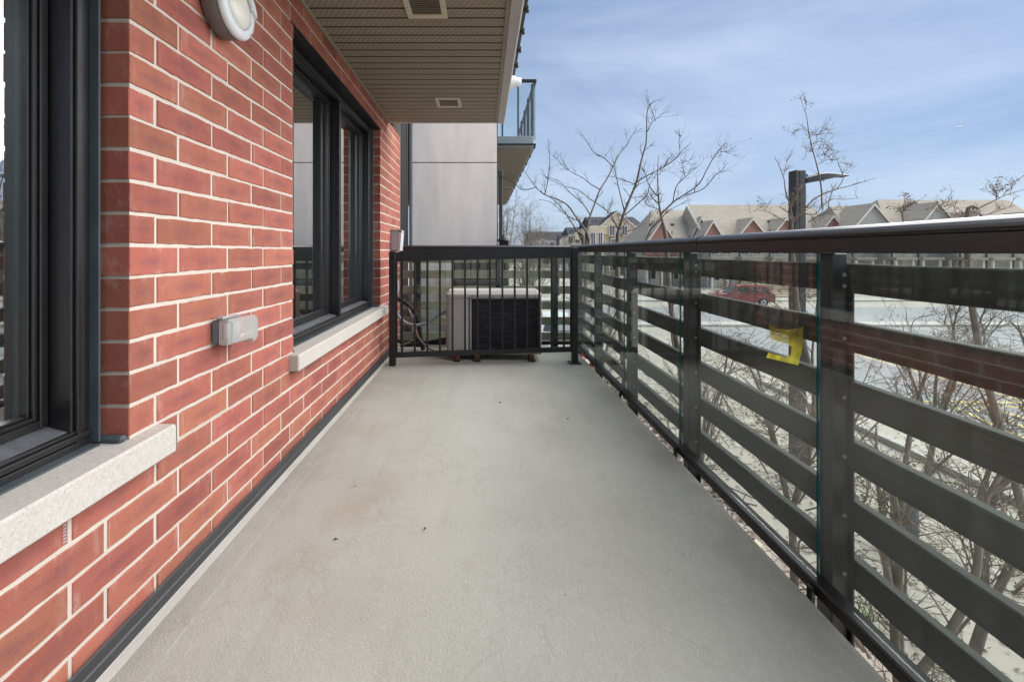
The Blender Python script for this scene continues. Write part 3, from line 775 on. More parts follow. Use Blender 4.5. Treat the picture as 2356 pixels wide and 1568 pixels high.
# narrow ledge outside the outer edge of the floor, littered
m = MB(); m.box(1.048,1.30,2.02,4.84,-1.42,-1.33); m.build('outer_ledge', MULCH, kind='structure')
m = MB(); m.box(1.30,1.34,2.05,5.4,-1.46,-1.30); m.build('ledge_edging', CONC, kind='structure')
for i,(y,w) in enumerate(((1.98,.06),)):
    m = MB(); m.cbox(1.05,1.299,y-w/2,y+w/2,-1.43,-1.36,.005); m.build('ledge_joist', SLATB, kind='structure')
m = MB()
for i in range(1500):
    x, y = random.uniform(1.06,1.29), random.uniform(1.9,4.8); r = random.uniform(.006,.02); a = random.uniform(0,6.28); z = -1.33
    dx, dy = math.cos(a)*r, math.sin(a)*r
    m.poly([(x-dx,y-dy,z+random.uniform(0,.02)),(x+dy*.5,y-dx*.5,z+random.uniform(0,.022)),(x+dx,y+dy,z+random.uniform(0,.02)),(x-dy*.5,y+dx*.5,z+random.uniform(0,.015))])
for i in range(260):
    x, y = random.uniform(1.05,1.3), random.uniform(.9,4.6); a = random.uniform(0,6.28); l = random.uniform(.04,.14)
    m.tube([(x,y,-1.325+random.uniform(0,.03)),(x+math.cos(a)*l*.6,y+math.sin(a)*l,-1.31+random.uniform(0,.07))], .0022, 3, 0, False)
m.build('twig_litter', TWIGP, kind='stuff')

# ---------------------------------------------------------------- glass railing
gr = thing('glass_railing', 'black topped glass railing along the open side and far end', 'railing')
rail = [(-.045,-.004),(-.045,.040),(-.041,.0435),(-.041,.047),(-.047,.0485),(-.050,.052),(-.046,.059),(-.038,.067),(-.027,.073),(-.012,.0765),(.012,.0765),(.027,.073),(.038,.067),(.046,.059),(.050,.052),(.047,.0485),(.041,.047),(.041,.0435),(.045,.040),(.045,-.004)]
XR = 1.093
def top_rail(y0, y1):
    m = MB(); m.prism([(XR+p, q) for (p, q) in rail], 'y', y0, y1); return fixn(m.build('top_rail', RAILM, gr))
yj = F*1.045/(1598-CX)           # bracketed joint in the rail
top_rail(-.6, yj-.002); top_rail(yj+.002, 5.02)
YB = 5.065
m = MB(); m.prism([(YB+p, q) for (p, q) in rail], 'x', -.985, 1.035); fixn(m.build('top_rail', RAILM, gr))
m = MB(); m.prism([(XR+p*1.05, q*1.03+.0005) for (p, q) in rail], 'y', 5.022, 5.115); fixn(m.build('corner_cover', BLACK, gr))
m = MB(); m.prism([(XR+p*1.035, q*1.02+.0004) for (p, q) in rail], 'y', yj-.012, yj+.055); fixn(m.build('joint_cover', RAILM, gr))
for y in (yj+.0, yj+.043):
    m = MB(); m.lathe([(.0035,0),(.003,-.002)], (XR-.0475, y, .022), 'x', 8); m.build('screw', BLACK, gr)
for z in (.006,.036):
    m = MB(); m.box(XR-.0478,XR-.0470,yj-.006,yj+.050,z-.001,z+.001); m.build('joint_line', BLACK, gr)
m = MB(); m.prism([(1.073,-1.108),(1.073,-1.074),(1.080,-1.070),(1.122,-1.070),(1.122,-1.108)], 'y', -.6, 5.10); fixn(m.build('bottom_rail', BLACK, gr))
m = MB(); m.prism([(YB-.02,-1.108),(YB-.02,-1.07),(YB+.03,-1.07),(YB+.03,-1.108)], 'x', -.99, 1.071); fixn(m.build('bottom_rail', BLACK, gr))
seams = [-.55, .43, 1.388, 2.360, 3.300, 4.18, 5.03]
def pane_y(y0, y1):
    m = MB(); m.box(XG-.004, XG+.004, y0, y1, -1.069, .0); m.m = [0]*6
    for i, f in enumerate(m.f):
        if i in (2, 4): m.m[i] = 1          # the two ends of the sheet look dark teal
    return m.build('glass_pane', [GLASS, GEDGE], gr)
for a, b in zip(seams[:-1], seams[1:]): pane_y(a+.003, b-.003)
for a, b in zip((-.985,-.80,.185,.875), (-.80,.185,.875,1.085)):
    m = MB(); m.box(a+.003, b-.003, YB-.004, YB+.004, -1.069, .0); m.m = [0,0,0,1,0,1]; m.build('glass_pane', [GLASS, GEDGE], gr)
for y in (1.36, 2.33, 3.28):
    m = MB(); m.cbox(1.058,1.0725,y+.005,y+.027,-1.20,-1.085,.002); m.build('foot_bracket', BLACK, gr)

# ---------------------------------------------------------------- slatted fence outside the glass
sf = thing('slat_fence', 'dark weathered wooden slat fence just outside the side glass', 'fence')
TOPS = [-.040, -.2285, -.4185, -.608, -.798, -.985]
def slat_y(y0, y1, zt, jit):
    m = MB(); n = 10; h = .0955; b = []
    for i in range(n+1):
        y = y0+(y1-y0)*i/n; w = random.uniform(-.0016,.0016); z = random.uniform(-.0016,.0016)+jit
        b.append(len(m.v)); c = .004
        m.v += [(XS+w+c,y,zt-h+z),(XS+w,y,zt-h+z+c),(XS+w,y,zt+z-c),(XS+w+c,y,zt+z),(XS+w+.030,y,zt+z),(XS+w+.030,y,zt-h+z)]
    for i in range(n):
        for k in range(6):
            k2=(k+1)%6; m.face((b[i]+k, b[i+1]+k, b[i+1]+k2, b[i]+k2))
    m.face([b[0]+k for k in range(6)]); m.face([b[-1]+k for k in range(6)][::-1])
    return fixn(m.build('slat', SLATM, sf))
for zt in TOPS:
    slat_y(-.4, 1.385, zt, random.uniform(-.002,.002)); slat_y(1.389, 3.275, zt, random.uniform(-.002,.002)); slat_y(3.279, 5.20, zt, random.uniform(-.002,.002))
POSTS = [.40, 1.395, 2.345, 3.285, 4.24, 5.10]
for y in POSTS:
    m = MB(); m.cbox(1.1225, 1.1755, y-.032, y+.032, -1.48, -.0045, .004); m.cbox(1.1758, XS-.001, y-.048, y+.03, -1.40, -.06, .002); p = m.build('post', BLACK, sf)
    m = MB()
    for zt in TOPS:
        for dz in ((-.035, -.07) if zt == TOPS[0] else (-.05,)):
            m.lathe([(.007,0),(.006,-.0035),(.002,-.005)], (1.163, y-.0325, zt+dz), 'y', 8)
    m.build('bolt', STEEL, p)
sb = thing('slat_fence', 'mossy grey wooden slat fence across the far end behind the outdoor unit', 'fence')
for zt in TOPS:
    for (x0, x1) in ((-.985, .185), (.188, 1.20)):
        m = MB(); n = 8; b = []; h = .0955; Y0 = 5.165
        for i in range(n+1):
            x = x0+(x1-x0)*i/n; w = random.uniform(-.002,.002); z = random.uniform(-.0015,.0015); b.append(len(m.v))
            m.v += [(x,Y0+w+.003,zt-h+z),(x,Y0+w,zt-h+z+.003),(x,Y0+w,zt+z-.003),(x,Y0+w+.003,zt+z),(x,Y0+w+.03,zt+z),(x,Y0+w+.03,zt-h+z)]
        for i in range(n):
            for k in range(6):
                k2=(k+1)%6; m.face((b[i]+k, b[i+1]+k, b[i+1]+k2, b[i]+k2))
        m.face([b[0]+k for k in range(6)]); m.face([b[-1]+k for k in range(6)][::-1])
        fixn(m.build('slat', SLATB, sb))
for x in (-.79, .185, .872):
    m = MB(); m.cbox(x-.03, x+.03, YB+.032, 5.160, -1.48, -.006, .004); p = m.build('post', BLACK, sb)
    m = MB()
    for zt in TOPS: m.lathe([(.006,0),(.005,-.003),(.002,-.005)], (x+.018, YB+.031, zt-.05), 'y', 8)
    m.build('bolt', STEEL, p)

# ---------------------------------------------------------------- black picket guard before the unit
gt = thing('picket_guard', 'black metal picket guard panel in front of the outdoor unit', 'guard rail')
GX0, GX1, GY0, GY1 = -.868, .872, 4.05, 4.14
def gy(x): return GY0+(GY1-GY0)*(x-GX0)/(GX1-GX0)
def gz(x): return -.006+.036*(x-GX0)/(GX1-GX0)
def bar(x0, x1, zo0, zo1, t, name):
    m = MB(); b = len(m.v)
    for x in (x0, x1):
        y, z = gy(x), gz(x)
        m.v += [(x,y-t,z+zo0),(x,y+t,z+zo0),(x,y+t,z+zo1),(x,y-t,z+zo1)]
    for k in range(4):
        k2=(k+1)%4; m.face((b+k,b+k2,b+4+k2,b+4+k))
    m.face((b+3,b+2,b+1,b)); m.face((b+4,b+5,b+6,b+7))
    return fixn(m.build(name, BLACK, gt))
for x, extra in ((GX0, 0), (GX1+.022, .008)):
    y = gy(x); h = gz(x)+.006+extra
    m = MB(); m.cbox(x-.030, x+.030, y-.03, y+.03, FZ+(.012 if extra else .0005), h, .004); m.build('post', BLACK, gt)
    if extra:
        m = MB(); m.cbox(x-.058, x+.062, y-.058, y+.058, FZ+.0005, FZ+.0118, .003); m.build('base_plate', BLACK, gt)
        for (sx, sy) in ((-.044,-.044),(.048,-.044),(-.044,.044),(.048,.044)):
            m = MB(); m.lathe([(.008,0),(.007,.008)], (x+sx, y+sy, FZ+.0118), 'z', 6); m.build('bolt', STEEL, gt)
bar(GX0+.031, GX1-.009, -.045, .0, .022, 'top_rail')
bar(GX0+.031, GX1-.009, -.088, -.0455, .019, 'top_rail')
bar(GX0+.031, GX1-.009, -1.004, -.958, .019, 'bottom_rail')
nb = 14
for i in range(nb):
    x = GX0+.031+.058+i*.1205; y = gy(x); z = gz(x)
    m = MB(); m.cbox(x-.0095, x+.0095, y-.0095, y+.0095, z-.958, z-.0885, .002); m.build('baluster', BLACK, gt)
for x in (GX0+.038, GX1-.016):
    m = MB(); m.cbox(x-.007, x+.007, gy(x)-.012, gy(x)+.012, gz(x)-.957, gz(x)-.0885, .002); m.build('baluster', BLACK, gt)

# ---------------------------------------------------------------- outdoor unit
ac = thing('condenser_unit', 'beige outdoor heat pump unit with dark coil behind the black pickets', 'air conditioner', (0, 0, 0))
AX0, AX1, AY0, AY1 = -.372, .583, 4.235, 4.60; AZ0, AZ1 = -1.028, -.455
def rounded(x0, x1, y0, y1, r, n=5):
    pts = []
    for (cx, cy, a0) in ((x1-r,y0+r,-90),(x1-r,y1-r,0),(x0+r,y1-r,90),(x0+r,y0+r,180)):
        for i in range(n+1):
            a = R(a0+90*i/n); pts.append((cx+r*math.cos(a), cy+r*math.sin(a)))
    return pts
m = MB(); m.prism(rounded(AX0, AX0+.235, AY0, AY1, .045), 'z', AZ0, AZ1); fixn(m.build('service_panel', ACM, ac))
m = MB()
m.cbox(AX0+.236, AX1, AY0+.05, AY1, AZ0, AZ1-.001, .004); m.build('cabinet', ACM, ac)
m = MB(); m.cbox(AX1-.030, AX1, AY0+.0, AY0+.049, AZ0, AZ1-.001, .006); m.cbox(AX0+.236, AX0+.252, AY0+.002, AY0+.049, AZ0, AZ1-.001, .004)
m.cbox(AX0+.253, AX1-.031, AY0+.006, AY0+.049, AZ0, AZ0+.022, .004); m.cbox(AX0+.253, AX1-.031, AY0+.004, AY0+.049, AZ1-.016, AZ1-.001, .004); m.build('grille_frame', ACM, ac)
m = MB(); m.box(AX0+.254, AX1-.032, AY0+.040, AY0+.049, AZ0+.023, AZ1-.017); m.build('coil', COIL, ac)
m = MB()
for i in range(19):
    z = AZ0+.045+i*.0275; m.box(AX0+.2535, AX1-.0315, AY0+.026, AY0+.0285, z, z+.0025)
for i in range(24):
    x = AX0+.27+i*.0285; m.box(x, x+.002, AY0+.0290, AY0+.031, AZ0+.0235, AZ1-.0175)
m.build('wire_guard', BLACK, ac, kind='stuff')
tp = rounded(AX0-.008, AX1+.008, AY0-.010, AY1+.008, .045); ti = rounded(AX0+.022, AX1-.022, AY0+.025, AY1-.02, .035)
m = MB(); n = len(tp)
for (ps, z) in ((tp, AZ1), (tp, AZ1+.028), (ti, AZ1+.062)):
    m.v += [(p[0], p[1], z) for p in ps]
for lv in (0, 1):
    for i in range(n):
        j=(i+1)%n; m.face((lv*n+i, lv*n+j, (lv+1)*n+j, (lv+1)*n+i))
m.face(range(n)[::-1]); m.face(range(2*n, 3*n)); fixn(m.build('top_cover', ACT, ac))
for i in range(4):
    m = MB(); m.lathe([(.007,0),(.005,-.003)], (AX0+.26+i*.21, AY0-.0105, AZ1+.010), 'y', 8); m.build('screw', BLACK, ac)
for x in (AX0+.11, AX0+.31, AX1-.10):
    m = MB(); m.cbox(x-.026, x+.026, AY0-.045, AY1+.03, FZ+.022, FZ+.034, .003); m.cbox(x-.022,x+.022,AY0-.04,AY0+.06,FZ+.0345,AZ0-.001,.003); m.build('foot', RUST, ac)
    m = MB(); m.cbox(x-.034, x+.034, AY0-.05, AY0+.03, FZ+.0005, FZ+.021, .004); m.build('rubber_foot', BLACK, ac)

# electrical and refrigerant lines to the unit
def cable(name, pts, r, mat, label, cat='cable', sides=10):
    m = MB(); m.tube(smooth_path(pts, 8), r, sides); return tag(m.build(name, mat, None, True), label, cat)
DB = at(905, 552, 4.62)
cable('conduit', [(-.955,4.62,-.06),(-.955,4.62,-.25),(-.93,4.60,-.40),(-.955,4.55,-.55),(-.90,4.44,-.66),(-.78,4.38,-.745),(-.62,4.36,-.745),(-.47,4.37,-.66),(-.385,4.38,-.615)], .0145, CONDUIT, 'thick grey flexible conduit looping from the wall box to the outdoor unit')
cable('pipe', [(-.99,4.70,-.50),(-.86,4.66,-.56),(-.74,4.60,-.67),(-.695,4.58,-.80),(-.675,4.54,-.94),(-.64,4.52,-1.05)], .024, INSUL, 'black insulated refrigerant pipe drooping behind the pickets', 'pipe')
cable('pipe', [(-.99,4.75,-.99),(-.80,4.70,-1.03),(-.6,4.64,-.99),(-.37,4.55,-.93)], .018, INSUL, 'low black insulated pipe running behind the unit near the floor', 'pipe')
cable('wire', [(-.78,4.50,-.62),(-.72,4.46,-.80),(-.66,4.45,-.93),(-.55,4.43,-1.0),(-.42,4.40,-1.0),(-.385,4.39,-.96),(-.39,4.37,-.80),(-.365,4.36,-.74)], .0045, WIRE, 'thin cream wire bent up against the side of the unit', 'wire', 6)
cable('wire', [(-.98,4.55,-1.0),(-.85,4.5,-.985),(-.74,4.48,-.93),(-.70,4.47,-.86)], .0045, WIRE, 'thin cream wire sagging from the wall towards the pipes', 'wire', 6)
cable('wire', [(-.80,4.50,-.60),(-.73,4.47,-.75),(-.68,4.46,-.90),(-.60,4.45,-1.0),(-.5,4.44,-1.04),(-.38,4.44,-1.035)], .009, WIREP, 'brown cable curving down to the foot of the unit', 'cable', 8)
bx_ = thing('disconnect_box', 'small grey electrical switch box on the brick above the picket guard', 'switch box')
X0 = XW+.001; y0, y1 = 4.55, 4.70; zb, zt = .015, .225
m = MB(); m.cbox(X0, X0+.085, y0, y1, zb, zt, .006); m.build('body', GREYM, bx_)
m = MB(); m.prism([(X0+.0,zt+.0005),(X0+.112,zt+.0005),(X0+.112,zt-.016),(X0+.118,zt-.016),(X0+.118,zt+.008),(X0+.0,zt+.014)], 'y', y0-.004, y1+.004); fixn(m.build('hood', GREYM, bx_))
m = MB(); m.prism([(X0+.0855,zb-.004),(X0+.100,zb-.004),(X0+.114,zt-.03),(X0+.114,zt-.017),(X0+.0855,zt-.017)], 'y', y0-.002, y1+.002); fixn(m.build('cover', M('box_cover_pale', (.55,.55,.57), .4, 0, .05), bx_))
m = MB(); m.tube([(-.955,4.62,.0145),(-.955,4.62,-.055)], .022, 12); m.build('connector', STEEL, bx_)

# ---------------------------------------------------------------- wall lamp and outlet
wl = thing('wall_lamp', 'round grey bulkhead lamp with white ring on the brick, cut by the top edge', 'wall lamp', (XW, 1.585, .912)); wl.scale = (.93,.93,.93)
m = MB(); m.lathe([(.108,.004),(.118,.010),(.119,.066),(.114,.072)], (0,0,0), 'x', 48); m.build('base', LAMPM, wl, True)
m = MB(); m.lathe([(.119,.0725),(.120,.078),(.112,.090),(.086,.097),(.080,.094),(.080,.0727)], (0,0,0), 'x', 48, cap=False); fixn(m.build('ring', LAMPW, wl, True))
m = MB(); m.lathe([(.0795,.085),(.074,.094),(.055,.103),(.03,.108),(.004,.110)], (0,0,0), 'x', 40); m.build('diffuser', LAMPG, wl, True)
m = MB()
for i in range(10):
    a0, a1 = R(20+i*14), R(20+(i+1)*14)
    m.poly([(.0985,math.cos(a0)*.084,math.sin(a0)*.084),(.1035,math.cos(a0)*.050,math.sin(a0)*.084*.42+.034),(.1035,math.cos(a1)*.050,math.sin(a1)*.084*.42+.034),(.0985,math.cos(a1)*.084,math.sin(a1)*.084)])
m2 = MB(); m2.lathe([(.004,.0),(.003,.002)], (.0935,.082,-.066), 'x', 10); m2.build('screw', STEEL, wl)
seg = []
m = MB()
for i in range(13):
    a = R(8+i*13.6); seg.append(a)
pts_o = [(math.cos(a)*.108, math.sin(a)*.108) for a in seg]; pts_i = [(math.cos(a)*.066+.0, max(math.sin(a)*.05, .0)+.022) for a in seg]
for t_ in (.0935,.106):
    m.v += [(t_,p[0],p[1]) for p in pts_o] + [(t_+.004,p[0],p[1]) for p in pts_i]
n = len(seg)
for i in range(n-1):
    m.face((2*n+i,2*n+i+1,3*n+i+1,3*n+i)); m.face((i,n+i,n+i+1,i+1)); m.face((i,i+1,2*n+i+1,2*n+i)); m.face((n+i,3*n+i,3*n+i+1,n+i+1))
m.face((0,2*n,3*n,n)); m.face((n-1,2*n-1,4*n-1,3*n-1)); fixn(m.build('eyelid', LAMPW, wl))

CLEAR = NT('clear_plastic')
fz_ = CLEAR.n('ShaderNodeLayerWeight', {'Blend': .5}).outputs['Facing']
fr_ = CLEAR.math('ADD', CLEAR.math('MULTIPLY', CLEAR.math('POWER', fz_, 3.0), .8), .07, True)
df_ = CLEAR.n('ShaderNodeBsdfDiffuse', {'Color': (.52,.52,.50,1)}).outputs[0]
tr_ = CLEAR.n('ShaderNodeBsdfTransparent', {'Color': (.86,.87,.85,1)}).outputs[0]
gl_ = CLEAR.n('ShaderNodeBsdfGlossy', {'Color': (1,1,1,1), 'Roughness': .12}).outputs[0]
a_ = CLEAR.n('ShaderNodeMixShader', {0: CLEAR.math('ADD', .42, CLEAR.math('MULTIPLY', fz_, .5)), 1: tr_, 2: df_}).outputs[0]
CLEAR.t.links.new(CLEAR.n('ShaderNodeMixShader', {0: fr_, 1: a_, 2: gl_}).outputs[0], CLEAR.out.inputs[0]); CLEAR = CLEAR.mat
oc = thing('outlet_cover', 'clear plastic weatherproof outlet cover on the brick beside the near sill', 'outlet', (XW, 1.61, -.296))
m = MB(); m.cbox(.001,.028,-.062,.062,-.044,.044,.005); m.build('box', OUTB, oc)
m = MB(); m.cbox(.0285,.036,-.064,.066,-.046,.047,.004); m.build('plate', GREYM, oc)
m = MB(); m.cbox(.0365,.047,-.052,-.010,-.028,.028,.004); m.cbox(.0365,.047,.006,.048,-.028,.028,.004); m.build('socket', LAMPW, oc)
# hood: swelling towards the far end with a cable notch below
prof = [(-.064,-.046),(.040,-.046),(.052,-.060),(.074,-.060),(.088,-.044),(.092,-.01),(.090,.030),(.080,.046),(-.064,.046)]
m = MB(); n = len(prof)
def lev(k, f): return [(.0365+f(p), p[0]*k+(.012*(1-k)), p[1]*k) for p in prof]
L0 = lev(1.0, lambda p: 0); L1 = lev(1.0, lambda p: .026 + .020*max(0,min(1,(p[0]+.01)/.05))); L2 = lev(.84, lambda p: .036 + .026*max(0,min(1,(p[0]+.01)/.05)))
for L_ in (L0, L1, L2): m.v += L_
for lv in (0,1):
    for i in range(n):
        j=(i+1)%n; m.face((lv*n+i, lv*n+j, (lv+1)*n+j, (lv+1)*n+i))
m.face(range(2*n,3*n)); fixn(m.build('hood', CLEAR, oc))
m = MB(); m.cbox(.020,.050,-.068,-.030,.0475,.058,.004); m.cbox(.024,.046,-.029,.05,.0475,.052,.002); m.build('hinge', GREYM, oc)

# ---------------------------------------------------------------- odds and ends on and beside the floor
# added yellow film standing in for a bag reflected in the glass
bagp = lambda x, y, X: (X, F*X/(x-CX), -(y-CY)/F*(F*X/(x-CX)))
NX, NY = 12, 14; m = MB(); random.seed(21)
for j in range(NY+1):
    for i in range(NX+1):
        u, v = i/NX, j/NY
        x0_, x1_ = 1769+6*v-45*max(0,v-.72), 1848-2*v-18*max(0,v-.5)
        top = 745+11*math.sin(math.pi*u)*.9+6*u; bot = 822+18*u
        px, py = x0_+(x1_-x0_)*u, top+(bot-top)*v
        X = 1.148+.016*math.sin(u*9+v*5)+.008*random.random()
        m.v.append(bagp(px, py, X))
for j in range(NY):
    for i in range(NX):
        u, v = (i+.5)/NX, (j+.5)/NY
        if .46 < v < .85 and u < .66-.25*abs(v-.62): continue      # left open where the reflection washes out
        a = j*(NX+1)+i; m.face((a, a+1, a+NX+2, a+NX+1))
bagt = thing('bag_reflection', 'crumpled translucent yellow plastic bag reflection, added as film behind the railing glass', 'plastic bag')
m.build('film', BAG, bagt, True)
m = MB()
for (x, y, w, h) in ((1782,753,5,2),(1789,754,4,2),(1795,754,5,2),(1774,760,4,2),(1780,761,4,3),(1786,762,4,3),(1792,762,3,3),(1775,766,4,2),(1781,767,5,2),(1788,769,4,2),(1794,770,3,2),(1831,758,5,3),(1830,764,6,3),(1832,770,5,3),(1830,776,5,3),(1831,783,5,3)):
    X = 1.1455; m.poly([bagp(x,y,X),bagp(x+w,y+w*.2,X),bagp(x+w,y+h+w*.2,X),bagp(x,y+h,X)])
m.build('lettering', BAGT, bagt)
random.seed(5)
def scrap(label, cat, name, pts, r, mat):
    m = MB()
    for (p, q) in pts:
        b = len(m.v); p = Vector(p); q = Vector(q); d = (q-p); s = d.normalized().cross(Vector((0,0,1)))*r
        for (o, w) in ((p, .7), (p+d*.35, 1.1), (p+d*.7, .9), (q, .5)):
            zz = random.uniform(.004,.018)
            m.v += [tuple(o-s*w), tuple(o+Vector((0,0,zz))), tuple(o+s*w), tuple(o-Vector((0,0,.006)))]
        for k in range(3):
            for e in range(4):
                e2=(e+1)%4; m.face((b+k*4+e,b+k*4+e2,b+k*4+4+e2,b+k*4+4+e))
        m.face((b,b+1,b+2,b+3)); m.face((b+15,b+14,b+13,b+12))
    return tag(fixn(m.build(name, mat)), label, cat)
scrap('bright orange plastic piece tucked under the bottom rail by the guard post', 'plastic scrap', 'plastic_scrap', [((1.062,4.55,FZ-.01),(1.060,4.36,FZ-.008)),((1.062,4.20,FZ-.02),(1.060,4.10,FZ-.025))], .018, ORANGE)
scrap('torn red wrapper lying outside the floor edge under the rail', 'wrapper', 'wrapper', [((1.085,2.86,-1.31),(1.08,2.72,-1.30)),((1.075,2.75,-1.30),(1.09,2.60,-1.31)),((1.10,2.66,-1.30),(1.07,2.55,-1.305))], .028, REDP)
# small dead leaves and grit on the floor
for i, (x, y, a, lab) in enumerate(((-.56,1.60,.3,'tiny dark seed husk on the floor beside the rust stain'), (-.23,1.66,1.2,'small dark seed pod lying mid-floor'), (.12,3.05,.2,'tiny brown leaf scrap near the middle of the floor'), (.55,2.75,2.0,'tiny curled leaf on the right half of the floor'))):
    m = MB(); c, s = math.cos(a), math.sin(a); r = .0075
    m.tube([(x-c*r,y-s*r,FZ+.003),(x,y,FZ+.007),(x+c*r*1.4,y+s*r*1.4,FZ+.003)], [.001,.0035,.001], 6)
    tag(m.build('leaf_scrap', SEEDB), lab, 'leaf')

# ================================================================ STREET, TREES, HOUSES
def lamp(name, label, base, top, head_dx, w=.2, sensor=True):
    t = thing(name, label, 'street lamp', (base[0], base[1], GZ), group='street lamps')
    H = top-GZ
    m = MB(); m.cbox(-w/2, w/2, -w/2, w/2, 0, H, .012); m.cbox(-w*.12,w*.12,-w/2-.006,-w/2+.001,0,H-.02,.003); m.build('pole', LAMPP, t)
    m = MB(); m.cbox(-w*.85,w*.85,-w*.85,w*.85,0,.05,.01); m.build('base', LAMPP, t)
    m = MB(); n = 14; k = head_dx/.86
    for i in range(n+1):
        u = i/n; x = w/2+.86*k*u
        tz = H-.13+.08*math.sin(math.pi*.5*min(1,u/.45))-.034*max(0,(u-.45)/.55)**1.5
        th = .10+.05*math.sin(math.pi*min(1,u*1.1+.1))-.085*u**2; hw = .05+.13*math.sin(math.pi*min(1,.12+u*.80))**.7
        m.v += [(x,-hw,tz-.03),(x,-hw*.6,tz),(x,hw*.6,tz),(x,hw,tz-.03),(x,hw,tz-th),(x,-hw,tz-th)]
    for i in range(n):
        for q in range(6):
            q2=(q+1)%6; m.face((i*6+q,(i+1)*6+q,(i+1)*6+q2,i*6+q2))
    m.face(range(6)); m.face([n*6+q for q in range(6)][::-1]); fixn(m.build('lamp_head', LAMPP, t, False))
    if sensor:
        m = MB(); m.lathe([(.042,0),(.042,.05),(.03,.062)], (w/2+.06,0,H-.115), 'z', 16); m.build('sensor', BLUE, t)
    m = MB(); m.cbox(w/2-.002,w/2+.05,-.04,.04,H-.62,H-.32,.008); m.build('bracket', LAMPP, t)
lp = at(1834, 579, 8.0)
lamp('street_lamp', 'tall square black street lamp rising behind the rail among twigs', (lp.x, 8.0), (CY-393)/F*8.0, .80)
lp2 = at(1283, 579, 42)
lamp('street_lamp', 'small distant black street lamp before the grey houses', (lp2.x, 42), (CY-541)/F*42, 1.3, .30, False)
bp = at(2081, 579, 6.05)
t = thing('bollard', 'dark blue grey round post at the foot of the near trees', 'post', (bp.x, 6.05, GZ))
m = MB(); m.lathe([(.15,0),(.15,1.05),(.135,1.10),(.08,1.14),(.01,1.15)], (0,0,0), 'z', 24); m.build('shaft', M('post_blue_grey', (.10,.115,.15), .5, 0, .1), t, True)

# --- trees
class Tree:
    def __init__(s, label, base, group='bare trees beside the balcony', k=.66):
        s.k = k
        s.t = thing('bare_tree', label, 'tree', (0,0,0), group); s.big = MB(); s.tw = MB(); s.bud = MB(); s.seed = MB(); s.base = base
    def limb(s, pts, r0, r1, twigs=10, tl=.35, d=2, buds=.3, seeds=0.0, up=.35):
        r0 *= s.k; r1 *= s.k
        pts = smooth_path(pts, 4); n = len(pts)
        rs = [r0+(r1-r0)*i/(n-1) for i in range(n)]
        (s.big if r0 > .013 else s.tw).tube(pts, rs, 7 if r0 > .02 else 5, 0, True)
        for k in range(twigs):
            i = random.randint(max(1, n//8), n-2) if n > 4 else 1
            dirv = (pts[min(i+1,n-1)]-pts[i-1]).normalized()
            s.twig(pts[i], dirv, tl*random.uniform(.4,1.2), max(.003, rs[i]*.5), d, buds, seeds, up)
    def twig(s, p, dirv, L, r, d, buds, seeds, up):
        a = Vector((random.gauss(0,1), random.gauss(0,1), random.gauss(0,.8)))
        dv = (dirv*.75 + a.normalized()*.85 + Vector((0,0,up))).normalized()
        n = 4; pts = [Vector(p)]
        for i in range(n):
            dv = (dv + Vector((random.gauss(0,.17), random.gauss(0,.17), random.gauss(.03,.15)))).normalized()
            pts.append(pts[-1]+dv*L/n)
        r = min(r, .008)
        s.tw.tube(pts, [r*(1-.72*i/n) for i in range(n+1)], 4 if d > 1 else 3, 0, False)
        if d > 0:
            for k in range(random.randint(2, 4)):
                i = random.randint(1, n)
                s.twig(pts[i], (pts[i]-pts[i-1]).normalized(), L*random.uniform(.35,.65), r*.62, d-1, buds, seeds, up*.6)
        else:
            if random.random() < buds: s.leaf(s.bud, pts[-1], .016)
            if random.random() < seeds:
                for q in range(7): s.leaf(s.seed, pts[-1]+Vector((random.gauss(0,.014),random.gauss(0,.014),random.gauss(-.02,.016))), .02)
    def leaf(s, mb, p, sz):
        a = Vector((random.gauss(0,1),random.gauss(0,1),random.gauss(0,1))).normalized(); b = a.orthogonal().normalized()
        sz *= random.uniform(.6,1.3)
        mb.poly([p-a*sz*.2, p+b*sz*.28+a*sz*.4, p+a*sz*1.2, p-b*sz*.28+a*sz*.4])
    def done(s, bark=None, twigm=None):
        s.big.build('trunk', bark or BARK, s.t, True); s.tw.build('twigs', twigm or TWIG, s.t, kind='stuff')
        if s.bud.v: s.bud.build('buds', BUDG, s.t, kind='stuff')
        if s.seed.v: s.seed.build('seed_clusters', SEEDB, s.t, kind='stuff')
def P6(zx, zy, Y): return at(1099.5+.3506*zx, 157+.3506*zy, Y)
def P7(zx, zy, Y): return at(1649.1+.3506*zx, 157+.3506*zy, Y)
def path(fn, pts, Y, spread=.25, drift=0.0):
    n = len(pts); s0 = random.uniform(-spread, spread)
    return [fn(x, y, Y + s0*i/max(1,n-1)*2 + random.uniform(-.03,.03)) for i, (x, y) in enumerate(pts)]
random.seed(11)
